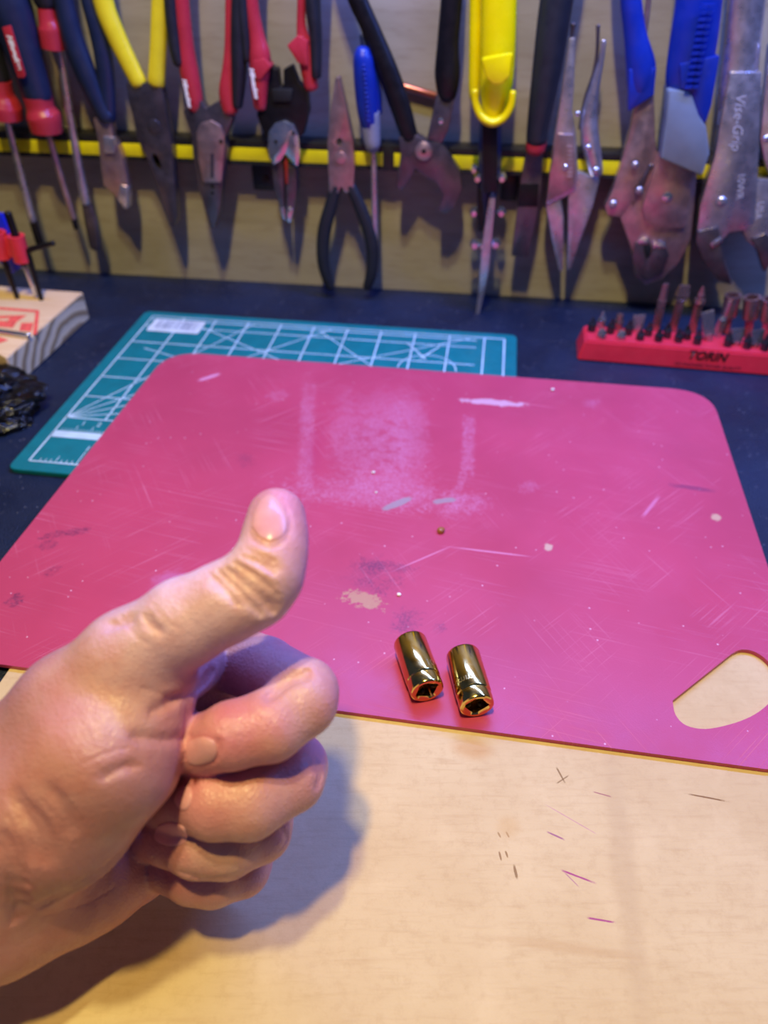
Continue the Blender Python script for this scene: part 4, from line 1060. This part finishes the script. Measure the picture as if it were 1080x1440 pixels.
    acc = np.zeros((len(cells), 3)); num = np.zeros(len(cells))
    corners = [(i, j, k) for i in (0, 1) for j in (0, 1) for k in (0, 1)]
    vals = {c: s[cells[:, 0] + c[0], cells[:, 1] + c[1], cells[:, 2] + c[2]] for c in corners}
    for a in corners:
        for ax_ in range(3):
            if a[ax_] == 0:
                b = list(a); b[ax_] = 1; b = tuple(b)
                va, vb = vals[a], vals[b]
                cr = (va < 0) != (vb < 0)
                t = np.where(cr, va / np.where(cr, va - vb, 1), 0)
                p = np.tile(np.array(a, float), (len(cells), 1)); p[:, ax_] += t
                acc[cr] += p[cr]; num[cr] += 1
    V = lo + VOX * (cells + acc / num[:, None])
    quads = []
    for ax_ in range(3):
        o1, o2 = (ax_ + 1) % 3, (ax_ + 2) % 3
        sl0 = [slice(None)] * 3; sl1 = [slice(None)] * 3
        sl0[ax_] = slice(0, n[ax_] - 1); sl1[ax_] = slice(1, n[ax_])
        A = ins[tuple(sl0)]; B = ins[tuple(sl1)]
        e = np.argwhere(A != B)
        e = e[(e[:, o1] > 0) & (e[:, o2] > 0) & (e[:, o1] < n[o1] - 1) & (e[:, o2] < n[o2] - 1)]
        flip = A[e[:, 0], e[:, 1], e[:, 2]]
        def g(d1, d2):
            q_ = e.copy(); q_[:, o1] -= d1; q_[:, o2] -= d2
            return idx[q_[:, 0], q_[:, 1], q_[:, 2]]
        Q = np.stack([g(1, 1), g(0, 1), g(0, 0), g(1, 0)], 1)
        Q[~flip] = Q[~flip][:, ::-1]
        quads.append(Q)
    Q = np.concatenate(quads)
    # light Laplacian smoothing keeps creases but hides voxels
    eds = np.concatenate([Q[:, [0, 1]], Q[:, [1, 2]], Q[:, [2, 3]], Q[:, [3, 0]]])
    deg = np.bincount(eds.ravel(), minlength=len(V)).astype(float)
    for lam in (0.5, -0.52, 0.5, -0.52, 0.5):
        sm_ = np.zeros_like(V)
        for c in range(3):
            sm_[:, c] = np.bincount(eds[:, 0], V[eds[:, 1], c], len(V)) + np.bincount(eds[:, 1], V[eds[:, 0], c], len(V))
        V = V + lam * (sm_ / deg[:, None] - V)
    # one level of subdivision, then fine creases pressed in along the normals
    e4 = np.sort(np.stack([Q, np.roll(Q, -1, 1)], 2).reshape(-1, 2), 1).astype(np.int64)
    key = e4[:, 0] * (len(V) + 1) + e4[:, 1]
    uk, inv = np.unique(key, return_inverse=True)
    ua, ub2 = uk // (len(V) + 1), uk % (len(V) + 1)
    nV = len(V); mid = (V[ua] + V[ub2]) / 2; fc = V[Q].mean(1)
    E4 = inv.reshape(-1, 4) + nV; Fi = np.arange(len(Q)) + nV + len(uk)
    V = np.concatenate([V, mid, fc])
    Q = np.concatenate([np.stack([Q[:, k], E4[:, k], Fi, E4[:, k - 1]], 1) for k in range(4)])
    eds = np.concatenate([Q[:, [0, 1]], Q[:, [1, 2]], Q[:, [2, 3]], Q[:, [3, 0]]])
    deg = np.bincount(eds.ravel(), minlength=len(V)).astype(float)
    for lam in (0.5, 0.5, -0.45):
        sm_ = np.stack([np.bincount(eds[:, 0], V[eds[:, 1], c], len(V)) + np.bincount(eds[:, 1], V[eds[:, 0], c], len(V)) for c in range(3)], 1)
        V = V + lam * (sm_ / deg[:, None] - V)
    me = bpy.data.meshes.new('hand_skin')
    me.vertices.add(len(V)); me.vertices.foreach_set('co', V.ravel())
    me.loops.add(Q.size); me.loops.foreach_set('vertex_index', Q.ravel().astype(np.int32))
    me.polygons.add(len(Q)); me.polygons.foreach_set('loop_start', np.arange(0, Q.size, 4, dtype=np.int32))
    me.update(calc_edges=True)
    V = np.empty(len(me.vertices) * 3); me.vertices.foreach_get('co', V); V = V.reshape(-1, 3)
    NV = np.empty(len(me.vertices) * 3, np.float32); me.vertex_normals.foreach_get('vector', NV); NV = NV.reshape(-1, 3)
    FINE = [
        ([(318, 800), (340, 818), (366, 840), (384, 860)], .0008, .0011), ([(306, 802), (328, 822), (350, 846), (366, 864)], .0007, .0008), ([(294, 806), (314, 826), (334, 850)], .0007, .0006), ([(330, 792), (354, 806), (378, 826), (390, 838)], .0007, .0008), ([(340, 782), (362, 792), (384, 806)], .0007, .0006),
        ([(346, 772), (368, 780), (386, 788)], .0007, .0004), ([(352, 752), (362, 764), (384, 770), (402, 758), (409, 738), (404, 715)], .0007, .0006),
        ([(240, 985), (262, 980), (285, 965), (300, 945)], .0007, .0007), ([(185, 1035), (225, 1041), (268, 1036)], .0006, .0006), ([(212, 1002), (235, 990), (252, 975)], .0006, .0005), ([(200, 968), (225, 976), (250, 985)], .0006, .0004),
        ([(268, 985), (266, 1015), (258, 1045)], .0006, .0004), ([(258, 985), (256, 1012), (248, 1040)], .0006, .0004), ([(148, 1094), (172, 1080), (196, 1078)], .0006, .0004), ([(120, 1072), (150, 1058), (180, 1052)], .0006, .0003),
        ([(60, 1128), (82, 1156), (92, 1190)], .0007, .0004), ([(28, 1130), (52, 1168), (62, 1215)], .0008, .0006), ([(10, 1150), (30, 1195), (38, 1245)], .0008, .0006), ([(90, 1120), (112, 1150), (122, 1178)], .0006, .0003), ([(0, 1190), (14, 1235), (18, 1300)], .0009, .0008),
        ([(176, 1200), (150, 1225), (110, 1250), (60, 1275)], .0010, .0006), ([(60, 1290), (110, 1275), (160, 1250)], .0007, .0003),
        ([(434, 944), (412, 951), (396, 962), (376, 980)], .0008, .0010), ([(440, 938), (452, 944), (466, 950)], .0006, .0003), ([(468, 948), (476, 965), (476, 985)], .0006, .0004), ([(307, 1040), (308, 1058), (298, 1074)], .0006, .0006),
        ([(444, 1066), (453, 1086), (447, 1108)], .0006, .0004), ([(436, 1070), (443, 1088), (438, 1106)], .0006, .0003), ([(396, 1165), (404, 1180), (394, 1196)], .0006, .0004), ([(250, 1226), (290, 1238), (335, 1233)], .0006, .0004),
        ([(150, 872), (168, 880), (186, 876)], .0007, .0005), ([(200, 864), (212, 880), (228, 890)], .0006, .0005), ([(170, 866), (186, 890), (205, 905)], .0006, .0004), ([(215, 850), (232, 872), (250, 884)], .0006, .0003)]
    push = np.zeros(len(V))
    for pts, rad, dep in FINE:
        pp = [p for p in (hit(*q_) for q_ in spline(pts, 5)) if p is not None]
        if len(pp) < 2: continue
        A_ = np.array(pp); cand = np.where(((V > A_.min(0) - 0.004) & (V < A_.max(0) + 0.004)).all(1))[0]; VC = V[cand]
        dep *= 0.45
        for a, b in zip(pp, pp[1:]):
            ab = b - a
            if ab @ ab > 0.00012: continue
            near = cand[(np.abs(VC - (a + b) / 2).max(1)) < 0.006]
            t = np.clip(((V[near] - a) @ ab) / max(ab @ ab, 1e-12), 0, 1)
            dd = np.linalg.norm(V[near] - a - t[:, None] * ab, axis=1)
            # groove with a slightly raised lip
            push[near] = np.minimum(push[near], -dep * np.exp(-(dd / rad) ** 2) + 0.18 * dep * np.exp(-((dd - 2.2 * rad) / rad) ** 2) * (push[near] > -1e-5))
    V = V + NV * push[:, None]
    me.vertices.foreach_set('co', V.ravel()); me.update()
    Q = None
    me.shade_smooth()
    # --- skin tone: pink finger pads and knuckles, paler bends, bluish wrist veins, painted-in sheen and lit spot
    base = np.array(lin((212, 152, 134)))
    colr = np.tile(base, (len(V), 1))
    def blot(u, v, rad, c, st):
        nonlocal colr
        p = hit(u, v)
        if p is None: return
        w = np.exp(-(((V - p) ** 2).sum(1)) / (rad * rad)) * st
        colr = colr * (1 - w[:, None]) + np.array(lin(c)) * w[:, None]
    for a in [(250, 845, .021, (252, 228, 232), .9), (310, 815, .016, (250, 222, 222), .75), (150, 900, .016, (232, 190, 176), .5), (390, 730, .012, (232, 176, 164), .5), (402, 702, .010, (232, 136, 140), .75), (415, 760, .010, (226, 142, 126), .5), (355, 800, .010, (232, 168, 120), .5), (250, 850, .014, (236, 170, 150), .5), (330, 880, .012, (232, 166, 132), .3),  # first two blots paint a pale sheen along the thumb top
              (320, 1005, .013, (228, 122, 126), .85), (365, 1010, .010, (230, 136, 132), .65), (420, 960, .010, (234, 196, 150), .6), (452, 965, .008, (226, 156, 132), .6), (470, 975, .006, (222, 146, 128), .5),
              (300, 1100, .011, (230, 128, 124), .85), (360, 1130, .013, (230, 176, 140), .5), (440, 1090, .008, (214, 146, 124), .6), (300, 1195, .007, (238, 200, 146), .7), (345, 1190, .012, (206, 170, 128), .5), (250, 1200, .010, (206, 140, 124), .6),  # pale yellow blot paints the lamp-lit spot on the ring finger
              (300, 1250, .012, (216, 170, 136), .5), (385, 1190, .007, (222, 152, 124), .5), (240, 1240, .009, (212, 142, 128), .6), (130, 1110, .022, (190, 130, 108), .6), (80, 1240, .022, (178, 116, 92), .6), (60, 1010, .014, (226, 150, 120), .6), (20, 970, .012, (176, 132, 140), .6), (110, 960, .012, (220, 160, 140), .5), (170, 1290, .018, (196, 124, 88), .5), (60, 1340, .02, (206, 128, 88), .5), (275, 1098, .0011, (110, 16, 24), .95)]:
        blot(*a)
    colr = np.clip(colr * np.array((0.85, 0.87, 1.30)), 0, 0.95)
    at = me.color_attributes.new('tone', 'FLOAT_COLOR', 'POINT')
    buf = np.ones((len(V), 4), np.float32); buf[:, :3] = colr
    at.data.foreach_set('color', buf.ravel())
    m = NT('skin'); co = m.coords()
    vc = m.n('ShaderNodeVertexColor', layer_name='tone')
    mott = m.noise(co, 160, 4, 0.6)
    c_ = m.mix(m.ramp(mott, 0.35, 0.75, 0, 0.30), vc.outputs[0], lin((186, 104, 98)))
    c_ = m.mix(m.ramp(m.noise(co, 75, 3), 0.5, 0.8, 0, 0.25), c_, lin((222, 184, 176)))
    m.base(c_)
    m.set(rough=m.ramp(m.noise(co, 500, 3), 0.3, 0.7, 0.36, 0.50), sss=0.10, spec=0.5)
    m.b.inputs['Subsurface Radius'].default_value = (0.0032, 0.0012, 0.0007)
    m.b.inputs['Subsurface Scale'].default_value = 1.0
    vo = m.n('ShaderNodeTexVoronoi', feature='DISTANCE_TO_EDGE'); m.l(co, vo.inputs['Vector']); vo.inputs['Scale'].default_value = 900
    m.bump(m.math('ADD', m.noise(m.mapping(co, scale=(1, 1, 1)), 420, 4), m.math('MULTIPLY', vo.outputs[0], 0.9)), 0.45, 0.0006)
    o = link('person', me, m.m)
    tag(o, 'bare left hand in a fist with raised thumb held above the pink board', 'hand')
    # --- nails: thin curved plates lying on the skin
    bvh = BVHTree.FromPolygons([Vector(v) for v in V], [tuple(p.vertices) for p in me.polygons])
    NAIL = NT('nail'); nc = NAIL.coords()
    NAIL.base(NAIL.mix(NAIL.ramp(NAIL.noise(nc, 200, 3), .3, .7), lin((212, 148, 160)), lin((222, 162, 172)))); NAIL.set(rough=0.28, sss=0.08); NAIL.b.inputs['Subsurface Radius'].default_value = (0.002, 0.001, 0.0006)
    def nail(name, outline, lift=0.0004):
        """outline in pixels seen on the skin; the plate follows the surface there"""
        cu = sum(p[0] for p in outline) / len(outline); cv = sum(p[1] for p in outline) / len(outline)
        ol = spline(outline + [outline[0]], 4)[:-1]
        def on(u, v, up_):
            d = ray(u, v).normalized()
            h, nn, _, _ = bvh.ray_cast(CAM, d)
            if h is None: return None
            return h + nn * up_
        bm = bmesh.new()
        rings = []
        for f_, up_ in ((1.0, -0.0003), (0.97, lift * 0.7), (0.9, lift), (0.6, lift * 1.25), (0.3, lift * 1.3)):
            rg = [on(cu + (p[0] - cu) * f_, cv + (p[1] - cv) * f_, up_) for p in ol]
            if any(r is None for r in rg): return
            rings.append([bm.verts.new(r) for r in rg])
        N = len(ol)
        for A, B in zip(rings, rings[1:]):
            for k in range(N): bm.faces.new((A[k], A[(k + 1) % N], B[(k + 1) % N], B[k]))
        bm.faces.new(rings[-1])
        link(name, bm_mesh(bm, name, 60), NAIL.m, o)
    nail('thumb_nail', [(354, 742), (358, 718), (368, 700), (382, 695), (395, 708), (403, 730), (400, 750), (384, 762), (366, 757)])
    nail('finger_nail', [(262, 1044), (284, 1036), (302, 1042), (306, 1056), (298, 1070), (266, 1074)])
    nail('finger_nail', [(252, 1108), (262, 1104), (270, 1112), (268, 1132), (258, 1140), (246, 1126)])
    nail('finger_nail', [(222, 1160), (240, 1156), (260, 1164), (262, 1184), (240, 1190), (218, 1180)])
    return o
hand = build_hand()
